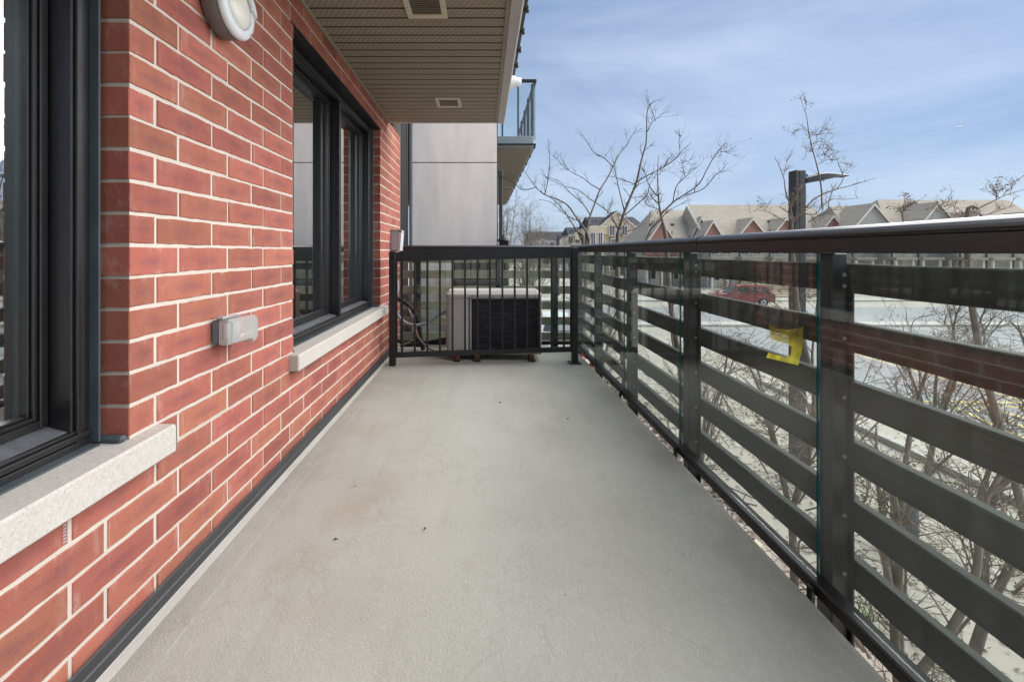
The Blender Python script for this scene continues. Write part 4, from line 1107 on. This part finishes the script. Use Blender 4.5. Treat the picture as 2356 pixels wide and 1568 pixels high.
# tree A
T = Tree('bare tree nearest the panel wall, its two stems crossing the rail corner', None); Y = 8.5
b = P6(715,1150,Y); T.limb([(b.x-.25,Y,GZ-.05),(b.x-.2,Y,-2.6),(b.x-.05,Y,-1.2),P6(712,1080,Y)], .085, .042, 8, .5)
T.limb([(b.x-.25,Y,-2.3),(b.x-.30,Y-.1,-1.2),P6(690,1150,Y),P6(660,1080,Y)], .05, .034, 6, .5)
for pts, r in (([(730,1150),(715,1080),(660,1000),(590,900),(520,860),(440,830),(380,780),(330,710),(305,675)], .036),
    ([(690,1150),(655,1075),(600,990),(560,930),(500,868),(440,825)], .03),
    ([(715,1080),(730,990),(770,880),(800,800),(850,720),(890,640),(930,560),(975,510),(1020,430),(1085,390)], .032),
    ([(440,830),(465,700),(470,600),(462,465)], .014), ([(735,960),(690,890),(610,820),(530,740),(440,710)], .02),
    ([(890,650),(830,590),(760,550),(715,480),(680,430)], .014), ([(800,795),(740,760),(690,720),(600,670),(540,570)], .016),
    ([(660,1000),(600,975),(540,930),(480,880),(400,860)], .014), ([(380,780),(300,800),(240,760),(160,710)], .012),
    ([(590,670),(520,600),(490,575)], .010)):
    T.limb(path(P6, pts, Y), r, .006, 8, .30, 1, .15)
T.done()
T = Tree('bare tree with one tall forked leader rising highest left of the lamp', None); Y = 8.0
b = P6(918,1140,Y); T.limb([(b.x+.1,Y,GZ-.05),(b.x+.12,Y,-2.4),(b.x,Y,-1.0),b,P6(925,1060,Y)], .09, .046, 10, .5)
for pts, r in (([(925,1060),(955,960),(1000,850),(1040,750),(1065,640),(1085,560),(1105,480),(1110,300),(1130,240),(1165,210)], .042),
    ([(960,930),(935,830),(910,720),(895,640),(880,590)], .022), ([(1105,430),(1130,380),(1160,340),(1225,290)], .013), ([(1165,345),(1150,300),(1125,235)], .010),
    ([(925,1070),(870,960),(800,900),(740,860),(660,800),(560,770),(440,715)], .02), ([(1040,750),(1100,710),(1200,660),(1290,600),(1340,540),(1400,490)], .02),
    ([(1325,530),(1320,480),(1335,440)], .010), ([(955,970),(1060,880),(1110,830),(1130,760),(1180,690)], .017), ([(1050,770),(950,730),(880,710)], .013),
    ([(915,1120),(980,1075),(1080,1030),(1180,985),(1260,940)], .02), ([(1000,850),(1110,840)], .01)):
    T.limb(path(P6, pts, Y), r, .006, 8, .30, 1, .25, .02)
T.done()
T = Tree('bare tree with wide forking branches in front of the brick gables', None); Y = 6.6
b = P6(1235,1120,Y); T.limb([(b.x+.2,Y,GZ-.05),(b.x+.25,Y,-2.2),(b.x+.08,Y,-.9),b,P6(1215,1020,Y)], .08, .036, 10, .45)
for pts, r in (([(1215,1020),(1195,930),(1185,850),(1180,700),(1185,570)], .032), ([(1190,850),(1130,780),(1100,700),(1070,640)], .015),
    ([(1200,960),(1280,880),(1370,820),(1450,760),(1500,670),(1550,580),(1590,530),(1625,488)], .019), ([(1590,545),(1638,552)], .007),
    ([(1370,830),(1480,790),(1560,700),(1610,660),(1640,620)], .014), ([(1280,880),(1300,780),(1355,720),(1400,680),(1445,645)], .013), ([(1360,710),(1335,600)], .008),
    ([(1100,1130),(1140,1050),(1190,1000),(1260,930),(1400,860)], .018), ([(1195,930),(1120,900),(1090,870)], .01), ([(1190,700),(1250,590)], .008)):
    T.limb(path(P6, pts, Y, .2), r, .0045, 9, .26, 1, .4, .06)
T.done()
T = Tree('budding tree whose sprigs surround the tall street lamp', None); Y = 5.4
b = P7(490,1060,Y); T.limb([(b.x+.3,Y-.2,GZ-.05),(b.x+.35,Y-.1,-2.4),(b.x+.1,Y,-.9),b,P7(500,1005,Y)], .075, .028, 14, .4, 2, .5, .1)
for pts, r in (([(500,1010),(480,900),(450,800),(440,720),(400,620),(388,597)], .016), ([(440,700),(465,590)], .008), ([(490,900),(540,800),(560,760)], .012),
    ([(500,1010),(560,940),(650,850),(780,795),(880,770),(960,745),(1045,720)], .017), ([(690,910),(685,780),(660,650),(630,540),(605,430),(590,320),(570,260),(545,180)], .015),
    ([(582,280),(590,205)], .006), ([(560,945),(640,960),(700,900),(760,860),(850,860),(935,850)], .013), ([(785,795),(830,720),(800,620),(870,640)], .009),
    ([(730,930),(740,860),(790,740)], .010), ([(470,1060),(450,1010),(370,960),(290,930),(205,950)], .011), ([(320,940),(330,890),(300,900)], .006),
    ([(600,1010),(680,960),(760,930),(840,930)], .012), ([(640,1030),(700,990),(690,910)], .014),
    ([(600,405),(540,400),(490,430)], .005), ([(615,450),(680,390),(715,400)], .005), ([(630,500),(690,480),(750,530)], .005), ([(645,545),(700,520),(745,540)], .005), ([(650,580),(720,570),(765,620)], .005), ([(665,630),(730,600),(760,610)], .005), ([(635,555),(590,540),(585,590)], .005), ([(610,420),(660,440),(690,400)], .005)):
    T.limb(path(P7, pts, Y, .16), r, .003, 8, .14, 1, .6, .06)
for pts in ([(1810,722),(1775,690),(1745,668),(1712,672),(1660,690),(1600,705)],[(1835,760),(1800,715),(1765,690),(1790,640)],[(1745,668),(1730,640),(1700,625)],[(1700,672),(1680,660),(1650,668),(1610,660)],[(1810,722),(1850,690),(1890,670)]):
    T.limb([at(x, y, 5.4+random.uniform(-.1,.25)) for (x, y) in pts], .013, .004, 12, .2, 2, .3, .28, -.1)
T.done(twigm=TWIGP)
T = Tree('leaning budding tree at the right edge of the picture', None); Y = 3.7
b = P7(1640,990,Y); T.limb([(b.x+.8,Y-.1,GZ-.05),(b.x+.55,Y,-2.5),(b.x+.1,Y,-.8),b,P7(1720,920,Y)], .06, .016, 5, .14, 1, .6, .12)
for pts, r in (([(1640,990),(1720,920),(1820,870),(1900,830),(2016,795),(2110,750)], .012), ([(1855,855),(1820,810),(1800,800)], .005), ([(1835,865),(1840,790),(1850,780)], .005), ([(1925,820),(1940,770),(1960,740)], .005),
    ([(1225,1010),(1220,960),(1225,920),(1245,850)], .008), ([(1225,930),(1280,890)], .005), ([(1500,900),(1560,905),(1640,960)], .006), ([(1640,930),(1760,960),(1860,930),(1960,900)], .006), ([(1400,1000),(1440,930),(1500,880)], .006), ([(1225,1010),(1300,1050),(1400,1100)], .012), ([(1440,930),(1520,950),(1600,985)], .006)):
    T.limb(path(P7, pts, Y, .1), r, .002, 7, .11, 1, .5, .16)
T.done(twigm=TWIGP)
# trees and scrub filling the view through the gaps
def scrub(label, base, H, nl, lean, r, seed, twigs=16, tl=.55, seeds=.05, top=-.62, bark=None):
    random.seed(seed); T = Tree(label, base, k=.8); b = Vector((base[0], base[1], GZ-.05))
    f = b + Vector((lean[0]*.3, lean[1]*.3, H*random.uniform(.18,.34))); T.limb([b, b+(f-b)*.5+Vector((.03,.02,0)), f], r, r*.75, 3, .4)
    for i in range(nl):
        a = 2*math.pi*i/nl + random.uniform(-.5,.5); sp = random.uniform(.35,.85)
        e = f + Vector((math.cos(a)*sp+lean[0], math.sin(a)*sp+lean[1], 0)) ; e.z = min(top, b.z + H*random.uniform(.7,1.0))
        m1 = f.lerp(e, .4) + Vector((random.gauss(0,.09), random.gauss(0,.09), .1)); m2 = f.lerp(e, .75) + Vector((random.gauss(0,.1), random.gauss(0,.1), 0))
        T.limb([f, m1, m2, e], r*.58, .007, int(twigs*1.3), tl*1.05, 3, .5, seeds, .1)
        s2 = m1 + Vector((random.uniform(-.7,.7), random.uniform(-.7,.7), random.uniform(.2,.9)))
        T.limb([m1, m1.lerp(s2,.5)+Vector((0,0,.1)), s2], r*.33, .006, twigs//2, tl*.8, 3, .4, seeds, .1)
    for i in range(7):
        q = f + Vector((random.gauss(0,.75), random.gauss(0,.6), random.uniform(.1,H*.55))); q.z = min(q.z, top-.15)
        d_ = Vector((random.gauss(0,1),random.gauss(0,1),random.gauss(.1,.35))).normalized()*random.uniform(.5,1.1)
        c_ = q+d_*.5+Vector((random.gauss(0,.07),random.gauss(0,.07),.08)); T.limb([f.lerp(q,.3), q, c_, q+d_], .014, .004, 7, tl*.7, 2, .5, seeds+.03, 0)
    T.done(bark, TWIGP); return T
scrub('thick multi-stemmed bare tree low down outside the nearest fence slats', (3.35,3.45), 3.7, 4, (.25,.1), .08, 31, 12, .5)
scrub('leaning bare tree between the near slats and the round post', (4.9,4.3), 3.9, 4, (.5,-.2), .07, 32, 12, .55)
scrub('bare tree with forked pale trunk seen between slats below the yellow bag reflection', (3.9,5.3), 3.8, 4, (0,.2), .065, 33, 12, .5)
scrub('bare tree behind the middle slats, left of the yellow bag reflection', (3.1,6.1), 3.8, 4, (.1,.2), .06, 34, 9, .5)
scrub('bushy bare tree by the parking lot at the right edge', (7.2,5.2), 4.1, 5, (.3,.3), .065, 35, 14, .65, .12)
scrub('bare tree overhanging the yellow hatching', (8.6,8.2), 4.0, 5, (.2,-.3), .07, 36, 12, .65, .12)
scrub('thin bare tree behind the far glass panel', (2.6,9.8), 4.1, 5, (.1,.1), .06, 37, 10, .6)
scrub('pale bare tree far beyond the rail corner', (1.6,16), 6.3, 7, (.1,.1), .09, 38, 16, .9, 0, 2.2)
scrub('pale upright bare tree hard against the metal post', (.95,21), 7.6, 8, (.1,.1), .09, 39, 16, .9, 0, 3.6)
scrub('slender bare tree between the wall edge and the grey houses', (2.6,24), 7.0, 7, (.2,.1), .08, 40, 14, .9, 0, 2.6)
random.seed(77)

# fallen leaves and twigs on the ground under the trees
m = MB()
for i in range(3200):
    x, y = random.uniform(1.5,10.5), random.uniform(2.2,15); r = random.uniform(.02,.05); a = random.uniform(0,6.28); z = GZ+.012
    dx, dy = math.cos(a)*r, math.sin(a)*r
    m.poly([(x-dx,y-dy,z),(x+dy*.5,y-dx*.5,z+random.uniform(0,.03)),(x+dx,y+dy,z+random.uniform(0,.02)),(x-dy*.5,y+dx*.5,z+random.uniform(0,.03))])
for i in range(700):
    x, y = random.uniform(1.5,9), random.uniform(2.2,12); a = random.uniform(0,6.28); l = random.uniform(.15,.6)
    m.tube([(x,y,GZ+.015),(x+math.cos(a)*l*.5,y+math.sin(a)*l*.5,GZ+random.uniform(.02,.07)),(x+math.cos(a)*l,y+math.sin(a)*l,GZ+.02)], .006, 3, 0, False)
m.build('ground_litter', M('dead_leaves', (.17,.125,.085), .9, 0, .4, 6, rnd=False), kind='stuff')
m = MB()
for c_ in range(9):
    x0, y0 = random.uniform(4.2,6.4), random.uniform(3.7,5.2)
    for i in range(26):
        a = random.uniform(0,6.28); l = random.uniform(.08,.26); x, y = x0+random.gauss(0,.07), y0+random.gauss(0,.07)
        p0 = Vector((x,y,GZ)); p1 = p0+Vector((math.cos(a)*l*.5,math.sin(a)*l*.5,l)); w = Vector((-math.sin(a),math.cos(a),0))*.009
        m.poly([p0-w,p0+w,p1+w*.3,p1-w*.3])
m.build('weeds', M('weed_green', (.13,.22,.05), .8, 0, .3, 4, rnd=False), kind='stuff')

# --- buildings
def gable_front(parent, cx, y, zap, hw, zbase, depth, face, roof, rake=True):
    # projecting gable: triangular face at y, roof planes running back
    m = MB(); m.poly([(cx-hw,y,zbase),(cx+hw,y,zbase),(cx,y,zap-.12)]); m.box(cx-hw+.02,cx+hw-.02,y+.01,y+depth*.3,zbase-1.5,zbase); m.build('gable', face, parent)
    slope = (zap-zbase)/hw; o = .28
    r = MB()
    for sgn in (-1, 1):
        a = (cx, y-.25, zap); bq = (cx+sgn*(hw+o), y-.25, zbase-o*slope); c = (cx+sgn*(hw+o), y+depth, zbase-o*slope); d = (cx, y+depth, zap)
        bI = len(r.v); r.v += [a,bq,c,d] + [(p[0],p[1],p[2]-.14) for p in (a,bq,c,d)]
        for q in ((0,1,2,3),(4,7,6,5),(0,4,5,1),(1,5,6,2),(2,6,7,3),(3,7,4,0)): r.face([bI+i for i in q])
    fixn(r.build('gable_roof', roof, parent))
    if rake:
        k = MB()
        for sgn in (-1, 1):
            p0 = Vector((cx,y-.27,zap-.04)); p1 = Vector((cx+sgn*(hw+o), y-.27, zbase-o*slope-.04)); bI = len(k.v)
            for p in (p0, p1):
                k.v += [(p.x,p.y,p.z),(p.x,p.y,p.z-.26),(p.x,p.y+.05,p.z-.26),(p.x,p.y+.05,p.z)]
            for q in ((0,1,5,4),(1,2,6,5),(2,3,7,6),(3,0,4,7)): k.face([bI+i for i in q])
            k.face([bI,bI+3,bI+2,bI+1]); k.face([bI+4,bI+5,bI+6,bI+7])
        fixn(k.build('rake_board', TRIMW, parent))
def win(parent, cx, y, z0, w, h, arch=False):
    m = MB(); f = .09
    m.box(cx-w/2-f,cx-w/2,y-.08,y,z0-f,z0+h+f); m.box(cx+w/2,cx+w/2+f,y-.08,y,z0-f,z0+h+f); m.box(cx-w/2,cx+w/2,y-.08,y,z0-f,z0); m.box(cx-w/2,cx+w/2,y-.08,y,z0+h,z0+h+f)
    m.box(cx-.03,cx+.03,y-.07,y-.01,z0,z0+h); o = m.build('window', TRIMW, parent)
    g = MB(); g.box(cx-w/2,cx+w/2,y-.03,y-.005,z0,z0+h); g.build('pane', WINF, o)
def block(label, xa, xb, yf, ridge_px, eave_z, depth, gables, wallm, roofm, hipl=0, hipr=0, bays=5, group='brick townhouses across the road', drop=0):
    t = thing('townhouse', label, 'house', group=group)
    x0 = (xa-CX)/F*yf; x1 = (xb-CX)/F*yf; yr = yf+depth*.5; zr = (CY-ridge_px)/F*yr
    m = MB(); m.box(x0+.25, x1-.25, yf, yf+depth, .35, eave_z+.02); m.build('wall', wallm, t)
    m = MB(); m.box(x0+.22, x1-.22, yf-.03, yf+depth+.03, GZ, .349); m.build('stone_base', STONEF, t)
    m = MB(); m.box(x0+.18, x1-.18, yf-.08, yf-.031, .25, .42); m.build('stone_band', TRIMW, t)
    r = MB(); o = .4; k = (zr-eave_z)/(depth*.5)
    A = [(x0,yf-o,eave_z-o*k),(x1,yf-o,eave_z-o*k),(x1-hipr,yr,zr),(x0+hipl,yr,zr),(x0,yf+depth+o,eave_z-o*k),(x1,yf+depth+o,eave_z-o*k)]
    r.v += A + [(p[0],p[1],p[2]-.18) for p in A]
    for q in ((0,1,2,3),(5,4,3,2),(1,5,2),(4,0,3),(6,7,1,0),(7,11,5,1),(11,10,4,5),(10,6,0,4),(9,8,7,6),(8,9,10,11)): r.face(q)
    fixn(r.build('roof', roofm, t))
    m = MB(); m.box(x0+.1,x1-.1,yf-o-.12,yf-o-.002,eave_z-o*k-.22,eave_z-o*k-.04); m.build('gutter', TRIMW, t)
    if hipl == 0:
        m = MB(); p0 = Vector((x0-.03,yf-o,eave_z-o*k+.02)); p1 = Vector((x0-.03,yr,zr+.02)); bI=0
        m.v += [tuple(p0),tuple(p0+Vector((0,0,-.4))),tuple(p1+Vector((0,0,-.4))),tuple(p1),(x0+.02,p0.y,p0.z),(x0+.02,p0.y,p0.z-.4),(x0+.02,p1.y,p1.z-.4),(x0+.02,p1.y,p1.z)]
        for q in ((0,1,2,3),(7,6,5,4),(0,4,5,1),(1,5,6,2),(2,6,7,3),(3,7,4,0)): m.face(q)
        fixn(m.build('rake_board', TRIMW, t))
    for (ax, ay, hw, zb, face) in gables:
        yg = yf-.5; p = at(ax, ay, yg); gable_front(t, p.x, yg, p.z, hw, zb, depth*.42, face, roofm)
    for i in range(bays):
        cx = x0+(x1-x0)*(i+.5)/bays
        win(t, cx-.7, yf, eave_z-2.0, .9, 1.25); win(t, cx+.8, yf, eave_z-2.0, .9, 1.25); win(t, cx-.7, yf, GZ+.9, 1.2, 1.4)
        d = MB(); d.box(cx+.4,cx+1.35,yf-.06,yf-.002,GZ+.1,GZ+2.2); d.build('door', [M('door_%d' % i, random.choice(((.12,.03,.03),(.05,.06,.08),(.25,.2,.15))), .5)], t)
        for dx in (-1.6, .2):
            pp = MB(); pp.cbox(cx+dx-.09,cx+dx+.09,yf-1.3,yf-1.12,GZ,-.9,.01); pp.build('porch_post', TRIMW, t)
        pc_ = MB(); pc_.cbox(cx-1.8,cx+.5,yf-1.45,yf-.1,-.9,-.6,.02); pc_.build('porch_roof', roofm, t)
        pv = MB(); pz = (zr-eave_z)*.45+eave_z; pyv = yf+depth*.5*.45; pv.cbox(cx-.15,cx+.2,pyv-.2,pyv+.1,pz-.1,pz+.16,.03); pv.build('roof_vent', LAMPP, t)
        dp = MB(); dp.tube([(x0+(x1-x0)*i/bays+.5, yf-.1, GZ+.1),(x0+(x1-x0)*i/bays+.5, yf-.1, eave_z+.9)], .06, 8); dp.build('downpipe', LAMPP, t)
    return t
E = 1.75
block('hipped brick townhouse block at the left of the row, behind the forking tree', 1484, 1640, 53, 483, E, 8.5, [(1521,505,2.0,1.0,FBRICK),(1612,498,.95,2.6,SIDE1)], FBRICK, ROOF1, 2.6, .2, 3)
block('long brick townhouse block with pale shingle roof and brick gables behind the lamp', 1622, 1968, 50.5, 471, E, 9.0, [(1639,506,.95,2.2,FBRICK),(1730,500,1.45,2.3,FBRICK),(1807,500,1.45,2.3,FBRICK),(1915,494,1.75,2.2,FBRICK)], FBRICK, ROOF1, 0, 2.2, 5)
block('townhouse with the big grey sided gable right of the lamp', 1950, 2075, 48.0, 474, E+.2, 8.5, [(2008,467,2.35,2.75,SIDE1)], FBRICK, ROOF1, 1.5, .6, 2)
block('hip-roofed townhouse with pale sided gable, its roof the highest of the row', 2040, 2222, 46.5, 459, E+.2, 9.5, [(2156,464,2.3,2.7,SIDE1)], FBRICK, ROOF1, 3.4, 1.9, 3)
block('pale roofed townhouse with small brick gable at the right edge', 2196, 2440, 45.0, 460, E+.1, 9.0, [(2250,485,1.4,2.45,FBRICK),(2390,485,1.4,2.45,FBRICK)], FBRICK, ROOF1, .3, 0, 4)
# beige buildings with dark roofs
def dark_house(label, xa, xb, yf, ridge_px, eave_px, depth, gables, wallm, bays, group):
    return block(label, xa, xb, yf, ridge_px, (CY-eave_px)/F*yf, depth, gables, wallm, ROOF2, .3, .3, bays, group)
t = dark_house('tall cream house with dark roof and wide front gable with round vent', 1356, 1480, 78, 499, 517, 9, [(1420,484,3.3,4.7,SIDE2)], SIDE2, 3, 'cream houses with dark roofs')
p = at(1428, 500, 77.3); m = MB(); m.lathe([(.40,0),(.40,-.08),(.30,-.10),(.30,-.04),(.02,-.04)], (p.x,77.46,p.z), 'y', 20); fixn(m.build('round_vent', TRIMW, t))
for (xx, z0) in ((1372,.4),(1388,.4),(1412,.6),(1440,.6),(1408,3.0),(1437,3.0)): q = at(xx,500,77.4); win(t, q.x, 77.4 if xx > 1395 else 77.98, z0, .9, 1.7)
m = MB(); q = at(1372,520,77.0)
m.box(q.x-1.4,q.x+1.2,76.2,77.95,GZ,4.6); m.build('bay_wall', SIDE2, t)
for dx in (-.8,.5): win(t, q.x+dx, 76.19, 1.2, .7, 2.2)
dark_house('narrow cream house with dark roof left of the tall cream one', 1306, 1362, 92, 523, 538, 8, [(1341,520,1.7,4.1,SIDE2)], SIDE2, 2, 'cream houses with dark roofs')
dark_house('low pale grey house row with dark roof and two small gables, farthest left', 1215, 1312, 110, 533, 552, 9, [(1243,546,2.2,2.6,SIDE3),(1297,548,2.2,2.5,SIDE3)], SIDE3, 3, 'cream houses with dark roofs')

# low slatted timber fence by the road, and the fence posts
ff = thing('timber_fence', 'low pale timber slat fence beside the red car', 'fence')
for i in range(7):
    m = MB(); m.cbox(23.6,33.0,38.5,38.54,GZ+.15+i*.22,GZ+.30+i*.22,.01); m.build('slat', FWOOD, ff)
for i in range(5):
    m = MB(); m.cbox(23.7+i*2.3,23.82+i*2.3,38.56,38.68,GZ,GZ+1.75,.01); m.build('post', FWOOD, ff)

# --- cars
def car(label, loc, yaw, paint, L=4.6, H=1.65, group='cars on the street'):
    t = thing('parked_car', label, 'car', loc, group); t.rotation_euler = (0,0,yaw)
    Wd = 1.82; hw = Wd/2
    # side outline: x, z (belt body) and cabin
    body = [(-L/2,.34),(-L/2+.02,.62),(-L/2+.10,.88),(-L*.27,.98),(-L*.20,1.0),(L*.36,1.04),(L/2-.06,1.0),(L/2,.72),(L/2-.02,.36)]
    m = MB(); n = len(body)
    for (y, k) in ((-hw*.92,0),(-hw,.06),(hw,.06),(hw*.92,0)):
        m.v += [(x, y, z-(.0 if abs(y) == hw else 0)) for (x, z) in body]
    for s_ in range(3):
        for i in range(n-1): m.face((s_*n+i, s_*n+i+1, (s_+1)*n+i+1, (s_+1)*n+i))
        m.face((s_*n+n-1, s_*n, (s_+1)*n, (s_+1)*n+n-1))
    m.face(range(n)[::-1]); m.face([3*n+i for i in range(n)]); fixn(m.build('body', paint, t))
    cab = [(-L*.23,.99),(-L*.09,H-.10),(-L*.03,H-.02),(L*.28,H),(L*.40,H-.12),(L*.46,1.02)]
    m = MB(); n = len(cab)
    for (y, s2) in ((-1,1),(1,1)): m.v += [(x, y*(hw*.96-.20*(z-1)/.6), z) for (x, z) in cab]
    for i in range(n-1): m.face((i, i+1, n+i+1, n+i))
    m.face(range(n)[::-1]); m.face([n+i for i in range(n)]); fixn(m.build('roof', paint, t))
    for sy in (-1, 1):
        for (xa, xb, xc, xd) in ((-L*.17,-L*.075,L*.085,L*.085),(L*.105,L*.105,L*.27,L*.27),(L*.29,L*.29,L*.36,L*.41)):
            m = MB(); f = lambda x, z: (x, sy*(hw*.96-.20*(z-1)/.6+.012), z)
            g_ = lambda x, z: (x, sy*(hw*.96-.20*(z-1)/.6-.012), z)
            q = [(xa,1.07),(xd,1.07),(xc,H-.15),(xb,H-.15)]
            m.v += [f(*p) for p in q]+[g_(*p) for p in q]
            for w in ((0,1,2,3),(7,6,5,4),(0,4,5,1),(1,5,6,2),(2,6,7,3),(3,7,4,0)): m.face(w)
            fixn(m.build('side_window', CARG, t))
    m = MB(); m.v += [(-L*.222,-hw*.80,1.05),(-L*.222,hw*.80,1.05),(-L*.098,hw*.66,H-.12),(-L*.098,-hw*.66,H-.12),(-L*.235,-hw*.80,1.05),(-L*.235,hw*.80,1.05),(-L*.11,hw*.66,H-.11),(-L*.11,-hw*.66,H-.11)]
    for w in ((0,1,2,3),(7,6,5,4),(0,4,5,1),(1,5,6,2),(2,6,7,3),(3,7,4,0)): m.face(w)
    fixn(m.build('windscreen', CARG, t))
    for sx in (-L*.31, L*.30):
        for sy in (-1, 1):
            m = MB(); m.lathe([(.20,-.11),(.34,-.10),(.34,.10),(.20,.11)], (sx, sy*(hw-.09), .34), 'y', 20); wo_ = m.build('wheel', TYRE, t)
            m = MB(); m.lathe([(.21,.0),(.19,.012*sy),(.05,.02*sy)], (sx, sy*(hw-.09)+sy*.111, .34), 'y', 16); m.build('rim', RIM, wo_)
    for sy in (-1, 1):
        m = MB(); m.cbox(-L/2-.005,-L/2+.16,sy*hw*.80-.2,sy*hw*.80+.2,.70,.82,.03); m.build('headlight', LAMPW, t)
        m = MB(); m.cbox(L/2-.12,L/2+.004,sy*hw*.82-.14,sy*hw*.82+.14,.80,.98,.03); m.build('tail_light', REDP, t)
        m = MB(); m.cbox(-L*.16,-L*.10,sy*(hw+.10)-.10,sy*(hw+.10)+.08,1.02,1.16,.03); m.build('mirror', paint, t)
    m = MB(); m.cbox(-L/2-.03,-L/2+.1,-hw*.9,hw*.9,.30,.50,.04); m.build('bumper', paint, t)
pc = at(1702, 579, 34); car('red car parked beside the timber fence, seen between the slats', (pc.x, 34, GZ+.004), R(-8), CARR, 4.4, 1.68)
pc = at(2306, 579, 40); car('red car on the far pavement at the right, just over the top slat', (pc.x, 39.0, GZ+.13), R(174), CARR, 4.5, 1.6)
pc = at(2240, 579, 42); car('pale car parked left of the far red car', (pc.x, 40.8, GZ+.004), R(4), CARW, 4.3, 1.5)
pc = at(1230, 579, 20); car('pale car glimpsed through the end fence right of the unit', (pc.x+.9, 18.5, GZ+.004), R(84), CARW, 4.5, 1.5)

# --- aircraft
ap = at(2207, 293, 900); t = thing('airplane', 'tiny white airplane high in the blue sky', 'airplane', ap); t.rotation_euler = (0, R(-10), 0)
m = MB(); m.tube([(-9,0,0),(-7.5,0,.1),(6,0,.2),(9,0,.5)], [.5,1.3,1.2,.3], 10); m.build('fuselage', PLANE, t, True)
m = MB(); m.poly([(-2.5,-8,.2),(-.5,-8,.2),(1.5,0,.0),(-2.5,0,.0)]); m.poly([(-2.5,0,.0),(1.5,0,.0),(3.6,8,.2),(1.8,8,.2)]); m.v = [tuple(v) for v in m.v]; m.box(-2,1.5,-8,8,-.15,.1); m.build('wing', PLANE, t)
m = MB(); m.box(6.6,8.8,-.15,.15,.4,3.4); m.box(7,8.4,-2.6,2.6,.5,.7); m.build('tail', PLANE, t)
